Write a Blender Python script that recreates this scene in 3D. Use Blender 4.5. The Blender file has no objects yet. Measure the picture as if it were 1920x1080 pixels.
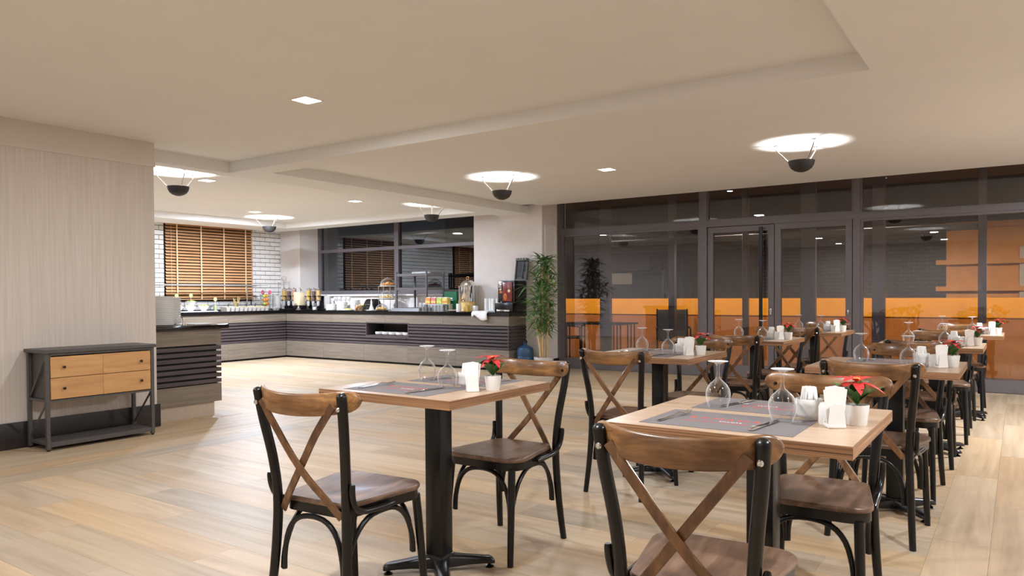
import bpy, bmesh, math, random
from mathutils import Vector, Matrix, Euler
random.seed(7)
S = bpy.context.scene
COL = S.collection

# ------------------------------------------------------------------ camera, world, exposure
cd = bpy.data.cameras.new('camera'); cam = bpy.data.objects.new('camera', cd); COL.objects.link(cam)
def cam_matrix(yaw, pitch, roll):
    cy, sy, cp, sp, cr, sr = math.cos(yaw), math.sin(yaw), math.cos(pitch), math.sin(pitch), math.cos(roll), math.sin(roll)
    f = Vector((-sy*cp, cy*cp, sp)); r = Vector((cy, sy, 0)); u = r.cross(f)
    r2 = r*cr + u*sr; u2 = u*cr - r*sr
    return Matrix((r2, u2, -f)).transposed().to_4x4()
cam.matrix_world = Matrix.Translation((0, 0, 1.168)) @ cam_matrix(0.600624388, -0.0187983467, -0.00581945414)
cd.sensor_width = 36.0; cd.lens = 36*1386.88/1920; cd.shift_y = 39/1920; cd.clip_start = 0.05; cd.clip_end = 200
S.camera = cam
W = bpy.data.worlds.new('world'); S.world = W; W.use_nodes = True
W.node_tree.nodes['Background'].inputs[0].default_value = (0.012, 0.014, 0.022, 1)
W.node_tree.nodes['Background'].inputs[1].default_value = 1.0
S.view_settings.view_transform = 'Standard'; S.view_settings.look = 'None'
S.view_settings.gamma = 1.0; S.view_settings.use_curve_mapping = False
S.view_settings.exposure = 0.0
DOWN_W = 31.5
UP_W = 23.0
WARM = (0.94, 0.98, 1.05)
COOL = (0.72, 0.94, 1.32)
NEUTRAL = (0.86, 0.96, 1.14)
TERR_W = 290.0

# ------------------------------------------------------------------ materials
MATS = {}
def nt(name):
    m = bpy.data.materials.new(name); m.use_nodes = True
    n = m.node_tree; p = n.nodes['Principled BSDF']
    return m, n, p
def lin(c):
    return tuple((x/12.92 if x <= .04045 else ((x+.055)/1.055)**2.4) for x in [v/255 for v in c]) + (1,)
def plain(name, rgb, rough=.5, metal=0, noise=.06, scale=30, bump=0, spec=.5, coat=0):
    m, n, p = nt(name); c = lin(rgb)
    t = n.nodes.new('ShaderNodeTexCoord'); z = n.nodes.new('ShaderNodeTexNoise'); z.inputs['Scale'].default_value = scale
    z.inputs['Detail'].default_value = 4
    n.links.new(t.outputs['Object'], z.inputs['Vector'])
    r = n.nodes.new('ShaderNodeValToRGB')
    r.color_ramp.elements[0].color = tuple(x*(1-noise) for x in c[:3])+(1,); r.color_ramp.elements[0].position = .3
    r.color_ramp.elements[1].color = tuple(min(1, x*(1+noise)) for x in c[:3])+(1,); r.color_ramp.elements[1].position = .7
    n.links.new(z.outputs['Fac'], r.inputs[0]); n.links.new(r.outputs[0], p.inputs['Base Color'])
    p.inputs['Roughness'].default_value = rough; p.inputs['Metallic'].default_value = metal
    p.inputs['Specular IOR Level'].default_value = spec
    if coat: p.inputs['Coat Weight'].default_value = coat; p.inputs['Coat Roughness'].default_value = .1
    if bump:
        b = n.nodes.new('ShaderNodeBump'); b.inputs['Strength'].default_value = bump; b.inputs['Distance'].default_value = .002
        n.links.new(z.outputs['Fac'], b.inputs['Height']); n.links.new(b.outputs[0], p.inputs['Normal'])
    MATS[name] = m; return m
def wood(name, cols, stretch=(2, 40, 40), rough=.4, vary=0.0, knots=False, bump=.15, spec=.5, coat=0, wave=0):
    """grain runs along the axis with the smallest stretch value"""
    m, n, p = nt(name)
    t = n.nodes.new('ShaderNodeTexCoord'); mp = n.nodes.new('ShaderNodeMapping')
    mp.inputs['Scale'].default_value = stretch
    off = n.nodes.new('ShaderNodeVectorMath'); off.operation = 'ADD'
    oi = n.nodes.new('ShaderNodeObjectInfo'); ge = n.nodes.new('ShaderNodeNewGeometry')
    ad = n.nodes.new('ShaderNodeMath'); ad.operation = 'ADD'
    n.links.new(oi.outputs['Random'], ad.inputs[0]); n.links.new(ge.outputs['Random Per Island'], ad.inputs[1])
    fr = n.nodes.new('ShaderNodeMath'); fr.operation = 'FRACT'; n.links.new(ad.outputs[0], fr.inputs[0])
    mu = n.nodes.new('ShaderNodeMath'); mu.operation = 'MULTIPLY'; mu.inputs[1].default_value = 37.0
    n.links.new(fr.outputs[0], mu.inputs[0])
    cx = n.nodes.new('ShaderNodeCombineXYZ')
    for k in range(3): n.links.new(mu.outputs[0], cx.inputs[k])
    n.links.new(t.outputs['Object'], off.inputs[0]); n.links.new(cx.outputs[0], off.inputs[1])
    n.links.new(off.outputs[0], mp.inputs['Vector'])
    z = n.nodes.new('ShaderNodeTexNoise'); z.inputs['Scale'].default_value = 1.0; z.inputs['Detail'].default_value = 6; z.inputs['Roughness'].default_value = .6
    z.inputs['Distortion'].default_value = .6
    n.links.new(mp.outputs[0], z.inputs['Vector'])
    r = n.nodes.new('ShaderNodeValToRGB'); el = r.color_ramp.elements
    el[0].position = .28; el[0].color = lin(cols[0]); el[1].position = .72; el[1].color = lin(cols[-1])
    for k, c in enumerate(cols[1:-1]):
        e = el.new(.28+.44*(k+1)/(len(cols)-1)); e.color = lin(c)
    n.links.new(z.outputs['Fac'], r.inputs[0])
    out = r.outputs[0]
    if wave:
        wv = n.nodes.new('ShaderNodeTexNoise'); wv.inputs['Scale'].default_value = wave; wv.inputs['Detail'].default_value = 3
        n.links.new(off.outputs[0], wv.inputs['Vector'])
        r2 = n.nodes.new('ShaderNodeValToRGB'); r2.color_ramp.elements[0].position = .35; r2.color_ramp.elements[1].position = .68
        r2.color_ramp.elements[0].color = (.55, .5, .46, 1); r2.color_ramp.elements[1].color = (1.25, 1.2, 1.12, 1)
        n.links.new(wv.outputs['Fac'], r2.inputs[0])
        mx = n.nodes.new('ShaderNodeMix'); mx.data_type = 'RGBA'; mx.blend_type = 'MULTIPLY'; mx.inputs[0].default_value = 1
        n.links.new(out, mx.inputs[6]); n.links.new(r2.outputs[0], mx.inputs[7]); out = mx.outputs[2]
    if vary:
        r3 = n.nodes.new('ShaderNodeValToRGB'); r3.color_ramp.interpolation = 'LINEAR'
        tones = vary; e3 = r3.color_ramp.elements
        e3[0].position = 0; e3[0].color = tones[0]; e3[1].position = 1; e3[1].color = tones[-1]
        for k, c in enumerate(tones[1:-1]):
            e = e3.new((k+1)/(len(tones)-1)); e.color = c
        n.links.new(fr.outputs[0], r3.inputs[0])
        mx = n.nodes.new('ShaderNodeMix'); mx.data_type = 'RGBA'; mx.blend_type = 'MULTIPLY'; mx.inputs[0].default_value = 1
        n.links.new(out, mx.inputs[6]); n.links.new(r3.outputs[0], mx.inputs[7]); out = mx.outputs[2]
    n.links.new(out, p.inputs['Base Color'])
    p.inputs['Roughness'].default_value = rough; p.inputs['Specular IOR Level'].default_value = spec
    if coat: p.inputs['Coat Weight'].default_value = coat; p.inputs['Coat Roughness'].default_value = .15
    if bump:
        b = n.nodes.new('ShaderNodeBump'); b.inputs['Strength'].default_value = bump; b.inputs['Distance'].default_value = .001
        n.links.new(z.outputs['Fac'], b.inputs['Height']); n.links.new(b.outputs[0], p.inputs['Normal'])
    MATS[name] = m; return m
def thin_glass(name, tint=(1, 1, 1), ior=1.5, rough=0.0, boost=0.0, edge_glint=0.0):
    m = bpy.data.materials.new(name); m.use_nodes = True; n = m.node_tree; n.nodes.clear()
    o = n.nodes.new('ShaderNodeOutputMaterial'); mix = n.nodes.new('ShaderNodeMixShader')
    tr = n.nodes.new('ShaderNodeBsdfTransparent'); tr.inputs[0].default_value = tuple(tint)+(1,)
    gl = n.nodes.new('ShaderNodeBsdfGlossy'); gl.inputs['Roughness'].default_value = rough
    lw = n.nodes.new('ShaderNodeLayerWeight'); lw.inputs['Blend'].default_value = .5
    f0 = ((ior-1)/(ior+1))**2
    pw_ = n.nodes.new('ShaderNodeMath'); pw_.operation = 'POWER'; pw_.inputs[1].default_value = boost or 5.0
    ma = n.nodes.new('ShaderNodeMath'); ma.operation = 'MULTIPLY_ADD'; ma.inputs[1].default_value = 1-f0; ma.inputs[2].default_value = f0; ma.use_clamp = True
    n.links.new(lw.outputs['Facing'], pw_.inputs[0]); n.links.new(pw_.outputs[0], ma.inputs[0]); fac = ma.outputs[0]
    n.links.new(fac, mix.inputs[0]); n.links.new(tr.outputs[0], mix.inputs[1]); n.links.new(gl.outputs[0], mix.inputs[2])
    last = mix.outputs[0]
    if edge_glint:  # white diffuse on grazing edges stands in for bright highlights
        df = n.nodes.new('ShaderNodeBsdfDiffuse'); df.inputs[0].default_value = (.95, .95, .95, 1); m2 = n.nodes.new('ShaderNodeMixShader')
        p3 = n.nodes.new('ShaderNodeMath'); p3.operation = 'POWER'; p3.inputs[1].default_value = 4.0; q3 = n.nodes.new('ShaderNodeMath'); q3.operation = 'MULTIPLY'; q3.inputs[1].default_value = edge_glint
        n.links.new(lw.outputs['Facing'], p3.inputs[0]); n.links.new(p3.outputs[0], q3.inputs[0]); n.links.new(q3.outputs[0], m2.inputs[0])
        n.links.new(last, m2.inputs[1]); n.links.new(df.outputs[0], m2.inputs[2]); last = m2.outputs[0]
    n.links.new(last, o.inputs[0]); MATS[name] = m; return m
def emit(name, rgb, s):
    m = bpy.data.materials.new(name); m.use_nodes = True; n = m.node_tree; n.nodes.clear()
    o = n.nodes.new('ShaderNodeOutputMaterial'); e = n.nodes.new('ShaderNodeEmission')
    e.inputs[0].default_value = tuple(rgb)+(1,); e.inputs[1].default_value = s
    n.links.new(e.outputs[0], o.inputs[0]); MATS[name] = m; return m

PLANK_TONES = [(1.0, .96, .93, 1), (.78, .78, .80, 1), (1.02, .89, .72, 1), (.86, .84, .85, 1), (1.04, .97, .90, 1), (.97, .83, .68, 1), (.82, .82, .85, 1)]
wood('plank_wood', [(170, 151, 125), (190, 172, 146), (204, 188, 163)], stretch=(.8, 13, 13), rough=.44, vary=PLANK_TONES, bump=.05, spec=.3)
wood('tabletop_wood', [(168, 138, 112), (188, 160, 133), (196, 170, 145)], stretch=(3, 45, 45), rough=.3, bump=.05)
wood('table_edge_wood', [(58, 36, 20), (146, 104, 70), (196, 152, 112)], stretch=(1.2, 1.2, 210), rough=.45, bump=.05)
wood('crest_wood', [(90, 60, 32), (134, 95, 56), (166, 124, 78)], stretch=(4, 30, 45), rough=.34, bump=.12, coat=.25, wave=7)
wood('slat_wood', [(78, 52, 30), (116, 82, 52), (146, 108, 72)], stretch=(30, 30, 6), rough=.38, bump=.12, coat=.15, wave=9)
wood('seat_wood', [(80, 62, 50), (114, 90, 74), (142, 116, 97)], stretch=(26, 3, 26), rough=.36, bump=.06, coat=.08, wave=6)
plain('black_metal', (11, 10, 10), rough=.30, noise=.1, spec=.42)
plain('cast_black', (14, 13, 13), rough=.35, noise=.15, bump=.1)
plain('chrome', (215, 213, 210), rough=.13, metal=1, noise=.03)
plain('brass', (214, 170, 96), rough=.2, metal=1, noise=.03)
plain('porcelain', (240, 238, 233), rough=.15, noise=.012, spec=.55)
plain('paper_white', (243, 241, 236), rough=.8, noise=.02, bump=.1, scale=60)
plain('mat_grey', (112, 106, 106), rough=.75, noise=.06, scale=120, bump=.15)
plain('red_print', (206, 74, 66), rough=.7); plain('white_print', (240, 238, 235), rough=.7); plain('black_print', (30, 30, 30), rough=.7)
plain('leaf_green', (62, 100, 44), rough=.4, noise=.3, scale=60); plain('stem_green', (130, 150, 80), rough=.5)
plain('bract_red', (204, 52, 50), rough=.5, noise=.25, scale=50); plain('bract_yellow', (226, 190, 90), rough=.5)
plain('soil', (58, 42, 30), rough=.95, noise=.3, scale=90, bump=.6)
plain('ceiling_paint', (236, 234, 230), rough=.85, noise=.012, scale=3)
plain('wall_paint', (230, 222, 216), rough=.85, noise=.02, scale=8)
plain('bulkhead_paint', (212, 203, 191), rough=.85, noise=.012, scale=3)
plain('dark_skirting', (42, 37, 36), rough=.4, noise=.1)
plain('frame_grey', (104, 98, 100), rough=.42, noise=.05, metal=.0)
plain('rack_grey', (92, 88, 88), rough=.45, noise=.05)
plain('sideboard_metal', (78, 74, 72), rough=.42, noise=.06)
wood('oak', [(172, 122, 72), (194, 146, 94), (206, 160, 108)], stretch=(8, 1.6, 14), rough=.42, bump=.06)
wood('counter_board', [(108, 97, 84), (127, 115, 101), (138, 127, 113)], stretch=(2, 2, 45), rough=.5, bump=.04)
wood('counter_slat', [(60, 51, 52), (76, 66, 67), (88, 78, 79)], stretch=(2, 2, 60), rough=.5, bump=.05)
plain('toe_light', (182, 165, 146), rough=.5, noise=.06)
plain('worktop_black', (17, 16, 17), rough=.1, noise=.3, scale=200, spec=.6)
plain('niche_dark', (50, 46, 45), rough=.6)
plain('tile_white', (240, 236, 230), rough=.16, noise=.02, scale=4, spec=.55); plain('grout', (58, 56, 58), rough=.9)
wood('blind_wood', [(184, 130, 84), (212, 160, 112), (228, 180, 134)], stretch=(40, 2.2, 40), rough=.4, bump=.05)
plain('tape', (240, 206, 164), rough=.8); plain('night_black', (12, 12, 14), rough=.6)
plain('bowl_charcoal', (46, 43, 42), rough=.55)
plain('guard_grey', (176, 168, 158), rough=.35); plain('shaded_porcelain', (200, 190, 178), rough=.3)  # second tone is crock porcelain with its shading put into the colour
plain('cream_plastic', (232, 214, 176), rough=.35); plain('clear_grey', (190, 190, 186), rough=.3)
plain('cereal_yellow', (226, 180, 84), rough=.8, noise=.4, scale=70, bump=1); plain('cereal_brown', (112, 80, 66), rough=.8, noise=.4, scale=80, bump=1)
plain('cereal_pink', (206, 150, 120), rough=.8, noise=.45, scale=70, bump=1); plain('cereal_oat', (222, 176, 110), rough=.8, noise=.4, scale=70, bump=1)
plain('cookie', (212, 158, 88), rough=.8, noise=.35, scale=60, bump=.6); plain('bread', (228, 196, 130), rough=.8, noise=.2, scale=30)
plain('orange_fruit', (232, 140, 44), rough=.4, noise=.1); plain('green_apple', (176, 192, 70), rough=.3, noise=.15); plain('pink_flower', (214, 96, 130), rough=.5, noise=.3)
plain('lettuce', (186, 200, 104), rough=.6, noise=.4, scale=50); plain('salad_tan', (214, 186, 140), rough=.7, noise=.3, scale=60); plain('lemon', (226, 206, 84), rough=.4, noise=.1); plain('lime_pale', (206, 224, 160), rough=.4)
plain('wicker', (206, 180, 130), rough=.8, noise=.3, scale=120, bump=1)
plain('box_green', (10, 98, 58), rough=.45, noise=.05); plain('box_orange', (226, 140, 70), rough=.5, noise=.3, scale=30); plain('box_yellow', (230, 205, 110), rough=.5, noise=.3, scale=30); plain('box_lime', (176, 200, 96), rough=.5, noise=.3, scale=30); plain('box_rose', (216, 120, 120), rough=.5, noise=.3, scale=30)
plain('yellow_juice', (244, 196, 40), rough=.15); plain('glow_amber', (240, 200, 120), rough=.4)
plain('machine_black', (24, 21, 21), rough=.22); plain('machine_red', (124, 48, 36), rough=.25, noise=.2, scale=14); plain('machine_orange', (206, 104, 44), rough=.25, noise=.3, scale=25)
plain('crate_grey', (86, 84, 80), rough=.55); plain('towel', (246, 243, 240), rough=.95, noise=.03, bump=.5, scale=150)
plain('pot_grey', (206, 202, 198), rough=.5); wood('cane', [(176, 140, 92), (206, 172, 120), (222, 194, 146)], stretch=(30, 30, 4), rough=.5)
plain('frond', (92, 132, 70), rough=.45, noise=.35, scale=25); plain('frond_light', (146, 178, 100), rough=.45, noise=.3, scale=25)
plain('bottle_blue', (44, 74, 104), rough=.12, noise=.1); plain('panel_white', (244, 242, 238), rough=.4)
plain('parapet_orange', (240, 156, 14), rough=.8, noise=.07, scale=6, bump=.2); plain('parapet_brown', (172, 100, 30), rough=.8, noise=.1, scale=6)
plain('terrace_floor', (60, 56, 54), rough=.5, noise=.15); plain('sling_dark', (30, 28, 29), rough=.6, noise=.15, scale=200)
plain('stone_dark', (66, 60, 62), rough=.8, noise=.15, scale=8); plain('neighbour_tan', (214, 146, 74), rough=.8, noise=.1, scale=5); plain('shutter_pale', (206, 190, 176), rough=.7)
thin_glass('facade_glass', tint=(.88, .88, .90), ior=1.8)
thin_glass('window_glass', tint=(.6, .66, .68), ior=2.05)
thin_glass('clear_glass', tint=(.97, .98, .98), ior=1.6, boost=1.9, rough=.06, edge_glint=.95)
thin_glass('dome_glass', tint=(.95, .95, .94), ior=1.6, boost=2.2, rough=.06, edge_glint=.5)
emit('lamp_face', (1, .95, .88), 14); emit('bulb_glow', (1, .93, .85), 30); emit('lit_window', (1, .78, .48), .55)
# wallpaper with vertical threads
m, n, p = nt('wallpaper')
t = n.nodes.new('ShaderNodeTexCoord'); mp = n.nodes.new('ShaderNodeMapping'); mp.inputs['Scale'].default_value = (70, 70, 1.6)
z = n.nodes.new('ShaderNodeTexNoise'); z.inputs['Scale'].default_value = 1; z.inputs['Detail'].default_value = 5
n.links.new(t.outputs['Object'], mp.inputs[0]); n.links.new(mp.outputs[0], z.inputs['Vector'])
r = n.nodes.new('ShaderNodeValToRGB'); r.color_ramp.elements[0].color = lin((202, 191, 180)); r.color_ramp.elements[1].color = lin((214, 203, 193))
r.color_ramp.elements[0].position = .3; r.color_ramp.elements[1].position = .66
n.links.new(z.outputs['Fac'], r.inputs[0]); n.links.new(r.outputs[0], p.inputs['Base Color']); p.inputs['Roughness'].default_value = .8
b = n.nodes.new('ShaderNodeBump'); b.inputs['Strength'].default_value = .25; b.inputs['Distance'].default_value = .002
n.links.new(z.outputs['Fac'], b.inputs['Height']); n.links.new(b.outputs[0], p.inputs['Normal']); MATS['wallpaper'] = m
# far brick of the neighbouring house (too far to tell brick from brick)
m, n, p = nt('far_brick')
t = n.nodes.new('ShaderNodeTexCoord'); mp = n.nodes.new('ShaderNodeMapping'); mp.inputs['Rotation'].default_value = (math.pi/2, 0, 0)
bk = n.nodes.new('ShaderNodeTexBrick'); bk.inputs['Scale'].default_value = 3.2
bk.inputs['Color1'].default_value = lin((96, 84, 82)); bk.inputs['Color2'].default_value = lin((80, 70, 70)); bk.inputs['Mortar'].default_value = lin((48, 44, 46))
n.links.new(t.outputs['Object'], mp.inputs[0]); n.links.new(mp.outputs[0], bk.inputs['Vector']); n.links.new(bk.outputs[0], p.inputs['Base Color']); MATS['far_brick'] = m

# ------------------------------------------------------------------ mesh helpers
class MB:
    def __init__(s): s.v, s.f = [], []
    def add(s, v, f):
        o = len(s.v); s.v += [tuple(x) for x in v]; s.f += [tuple(i+o for i in q) for q in f]; return s
    def box(s, x0, y0, z0, x1, y1, z1):
        v = [(x, y, z) for z in (z0, z1) for y in (y0, y1) for x in (x0, x1)]
        return s.add(v, [(0, 2, 3, 1), (4, 5, 7, 6), (0, 1, 5, 4), (2, 6, 7, 3), (0, 4, 6, 2), (1, 3, 7, 5)])
    def rbox(s, cx, cy, cz, sx, sy, sz, b=.005, seg=2, rot=None):
        bm = bmesh.new(); bmesh.ops.create_cube(bm, size=1, matrix=Matrix.Diagonal((sx, sy, sz, 1)))
        bmesh.ops.bevel(bm, geom=bm.edges[:]+bm.verts[:], offset=b, segments=seg, affect='EDGES', profile=.5)
        M = Matrix.Translation((cx, cy, cz)) @ (rot.to_4x4() if rot is not None else Matrix())
        bm.verts.index_update()
        s.add([M @ v.co for v in bm.verts], [[v.index for v in f.verts] for f in bm.faces]); bm.free(); return s
    def tube(s, pts, r, n=10, cap=True, sx=1.0):
        pts = [Vector(p) for p in pts]; N = len(pts); R = r if isinstance(r, (list, tuple)) else [r]*N
        tg = [(pts[min(i+1, N-1)]-pts[max(i-1, 0)]).normalized() for i in range(N)]
        up = Vector((0, 0, 1)) if abs(tg[0].z) < .9 else Vector((1, 0, 0))
        a = tg[0].cross(up).normalized(); vs = []
        for i in range(N):
            a = (a - tg[i]*a.dot(tg[i])).normalized(); bb = tg[i].cross(a)
            for k in range(n):
                th = 2*math.pi*k/n; vs.append(pts[i]+(a*math.cos(th)*sx+bb*math.sin(th))*R[i])
        fs = [(i*n+k, i*n+(k+1) % n, (i+1)*n+(k+1) % n, (i+1)*n+k) for i in range(N-1) for k in range(n)]
        if cap: fs += [tuple(range(n))[::-1], tuple((N-1)*n+k for k in range(n))]
        return s.add(vs, fs)
    def strap(s, pts, w, t, wdir):
        """flat strip along pts, w wide along wdir, t thick"""
        pts = [Vector(p) for p in pts]; N = len(pts); vs = []
        for i in range(N):
            tg = (pts[min(i+1, N-1)]-pts[max(i-1, 0)]).normalized(); d = Vector(wdir); d = (d-tg*d.dot(tg)).normalized(); q = tg.cross(d)
            ww = w[i] if isinstance(w, (list, tuple)) else w
            e = min(.3*t, .0025)
            for a, b in ((-.5*ww+e, -.5*t), (.5*ww-e, -.5*t), (.5*ww, -.5*t+e), (.5*ww, .5*t-e), (.5*ww-e, .5*t), (-.5*ww+e, .5*t), (-.5*ww, .5*t-e), (-.5*ww, -.5*t+e)):
                vs.append(pts[i]+d*a+q*b)
        n = 8
        fs = [(i*n+k, i*n+(k+1) % n, (i+1)*n+(k+1) % n, (i+1)*n+k) for i in range(N-1) for k in range(n)]
        fs += [tuple(range(n))[::-1], tuple((N-1)*n+k for k in range(n))]
        return s.add(vs, fs)
    def lathe(s, prof, n=24, c=(0, 0, 0), M=None):
        vs = []
        for r, z in prof:
            for k in range(n):
                a = 2*math.pi*k/n; q = Vector((r*math.cos(a), r*math.sin(a), z))
                vs.append((M @ q if M else q)+Vector(c))
        fs = [(i*n+k, i*n+(k+1) % n, (i+1)*n+(k+1) % n, (i+1)*n+k) for i in range(len(prof)-1) for k in range(n)]
        if prof[0][0] > 1e-5: fs.append(tuple(range(n))[::-1])
        if prof[-1][0] > 1e-5: fs.append(tuple((len(prof)-1)*n+k for k in range(n)))
        return s.add(vs, fs)
    def open_lathe(s, prof, n=24, c=(0, 0, 0)):
        vs = [(r*math.cos(2*math.pi*k/n)+c[0], r*math.sin(2*math.pi*k/n)+c[1], z+c[2]) for r, z in prof for k in range(n)]
        return s.add(vs, [(i*n+k, i*n+(k+1) % n, (i+1)*n+(k+1) % n, (i+1)*n+k) for i in range(len(prof)-1) for k in range(n)])
    def prism(s, poly, z0, z1, M=None):
        n = len(poly); v = [Vector((x, y, z0)) for x, y in poly]+[Vector((x, y, z1)) for x, y in poly]
        if M: v = [M @ q for q in v]
        return s.add(v, [tuple(range(n))[::-1], tuple(range(n, 2*n))]+[(i, (i+1) % n, n+(i+1) % n, n+i) for i in range(n)])
    def ball(s, c, r, n=10, sq=(1, 1, 1)):
        m_ = max(4, n//2); vs = [(c[0], c[1], c[2]-r*sq[2])]
        for i in range(1, m_):
            ph = -math.pi/2+math.pi*i/m_
            for k in range(n):
                a = 2*math.pi*k/n; vs.append((c[0]+r*sq[0]*math.cos(ph)*math.cos(a), c[1]+r*sq[1]*math.cos(ph)*math.sin(a), c[2]+r*sq[2]*math.sin(ph)))
        vs.append((c[0], c[1], c[2]+r*sq[2])); L = len(vs)-1
        fs = [(0, 1+(k+1) % n, 1+k) for k in range(n)]
        for i in range(m_-2):
            for k in range(n): a = 1+i*n; fs.append((a+k, a+(k+1) % n, a+n+(k+1) % n, a+n+k))
        a = 1+(m_-2)*n; fs += [(a+k, a+(k+1) % n, L) for k in range(n)]
        return s.add(vs, fs)
    def mesh(s, name, mat, ang=40):
        me = bpy.data.meshes.new(name); me.from_pydata(s.v, [], s.f)
        bm = bmesh.new(); bm.from_mesh(me); bmesh.ops.recalc_face_normals(bm, faces=bm.faces); bm.to_mesh(me); bm.free()
        me.polygons.foreach_set('use_smooth', [True]*len(me.polygons)); me.set_sharp_from_angle(angle=math.radians(ang))
        me.materials.append(MATS[mat]); me.update(); return me
    def build(s, name, mat, parent=None, ang=40, loc=None, rot=None):
        return put(name, s.mesh(name, mat, ang), parent, loc, rot)
def put(name, me, parent=None, loc=None, rot=None):
    o = bpy.data.objects.new(name, me); COL.objects.link(o)
    if parent: o.parent = parent
    if loc: o.location = loc
    if rot: o.rotation_euler = rot
    return o
def smooth(pts, k=4):
    pts = [Vector(p) for p in pts]; out = []
    for i in range(len(pts)-1):
        p0, p1, p2, p3 = pts[max(i-1, 0)], pts[i], pts[i+1], pts[min(i+2, len(pts)-1)]
        for j in range(k):
            t = j/k; out.append(.5*((2*p1)+(p2-p0)*t+(2*p0-5*p1+4*p2-p3)*t*t+(3*p1-p0-3*p2+p3)*t**3))
    return out+[pts[-1]]
def tag(o, label, cat, group=None):
    o['label'] = label; o['category'] = cat
    if group: o['group'] = group
    return o
def thing(name, label, cat, loc=(0, 0, 0), rz=0, group=None):
    o = bpy.data.objects.new(name, None); COL.objects.link(o); o.location = loc; o.rotation_euler = (0, 0, rz); o.empty_display_size = .05
    return tag(o, label, cat, group)
def nth(n): return str(n)+('th' if 10 <= n % 100 <= 20 else {1: 'st', 2: 'nd', 3: 'rd'}.get(n % 10, 'th'))
def copy_tree(o, parent=None):
    c = o.copy(); COL.objects.link(c)
    if parent: c.parent = parent
    for ch in list(o.children): copy_tree(ch, c)
    return c
def dup(root, loc, rz, label, group=None):
    c = copy_tree(root); c.location = loc; c.rotation_euler = (0, 0, rz); c['label'] = label
    if group: c['group'] = group
    return c
def struct(name, mb, mat, parent=None, ang=30):
    o = mb.build(name, mat, parent, ang)
    if not parent: o['kind'] = 'structure'
    return o
def holder(name):
    o = bpy.data.objects.new(name, None); COL.objects.link(o); o['kind'] = 'structure'; return o
B = lambda *a: MB().box(*a)
def part(name, mb, mat, parent, **k): return mb.build(name, mat, parent, **k)

# ------------------------------------------------------------------ floor
floor = struct('floor', B(-12.6, -3.2, -.10, 3.2, 10.4, -.006), 'plank_wood')
PW, PL, GAP = .23, 1.5, .0006
cells = []
def rows_x(x0, x1, y0, y1):
    y, i = y0, 0
    while y < y1-.01:
        x = x0-[0, .55, 1.05, .3, .8][i % 5]; w = min(PW, y1-y)
        while x < x1:
            a, b = max(x, x0), min(x+PL, x1)
            if b-a > .05: cells.append((a, y, b-a, w, 0))
            x += PL
        y += PW; i += 1
def rows_y(x0, x1, y0, y1):
    x, i = x0, 0
    while x < x1-.01:
        y = y0-[.2, .9, .5, 1.2, .7][i % 5]; w = min(PW, x1-x)
        while y < y1:
            a, b = max(y, y0), min(y+PL, y1)
            if b-a > .05: cells.append((x, a, b-a, w, 1))
            y += PL
        x += PW; i += 1
rows_x(-5.2, -.33, .95, 10.2); rows_y(-6.39, -5.2, .6, 9.25); rows_y(-.33, .9, 1.2, 10.2); rows_x(-11.6, -6.39, 3.4, 9.25)
def plank_mb(l, w):
    e = .0007
    v = [(GAP/2, GAP/2, -.006), (l-GAP/2, GAP/2, -.006), (l-GAP/2, w-GAP/2, -.006), (GAP/2, w-GAP/2, -.006),
         (GAP/2, GAP/2, -e), (l-GAP/2, GAP/2, -e), (l-GAP/2, w-GAP/2, -e), (GAP/2, w-GAP/2, -e),
         (GAP/2+e, GAP/2+e, 0), (l-GAP/2-e, GAP/2+e, 0), (l-GAP/2-e, w-GAP/2-e, 0), (GAP/2+e, w-GAP/2-e, 0)]
    return v, [(0, 1, 5, 4), (1, 2, 6, 5), (2, 3, 7, 6), (3, 0, 4, 7), (4, 5, 9, 8), (5, 6, 10, 9), (6, 7, 11, 10), (7, 4, 8, 11), (8, 9, 10, 11)]
cells.sort(key=lambda c: (c[0]+(c[2]/2 if not c[4] else c[3]/2))**2+(c[1]+(c[3]/2 if not c[4] else c[2]/2))**2)
pm = {}; rest = MB()
for i, (x, y, l, w, o) in enumerate(cells):
    if i < 295:
        k = (round(l, 3), round(w, 3))
        if k not in pm: mb = MB(); mb.add(*plank_mb(l, w)); pm[k] = mb.mesh('plank', 'plank_wood', 20)
        if o: put('plank', pm[k], floor, (x+w, y, 0), (0, 0, math.pi/2))
        else: put('plank', pm[k], floor, (x, y, 0))
    else:
        v, f = plank_mb(l, w)
        rest.add([(x+w-q[1], y+q[0], q[2]) if o else (x+q[0], y+q[1], q[2]) for q in v], f)
fo = rest.build('plank_field', 'plank_wood', floor, ang=20); fo['kind'] = 'stuff'

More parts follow.
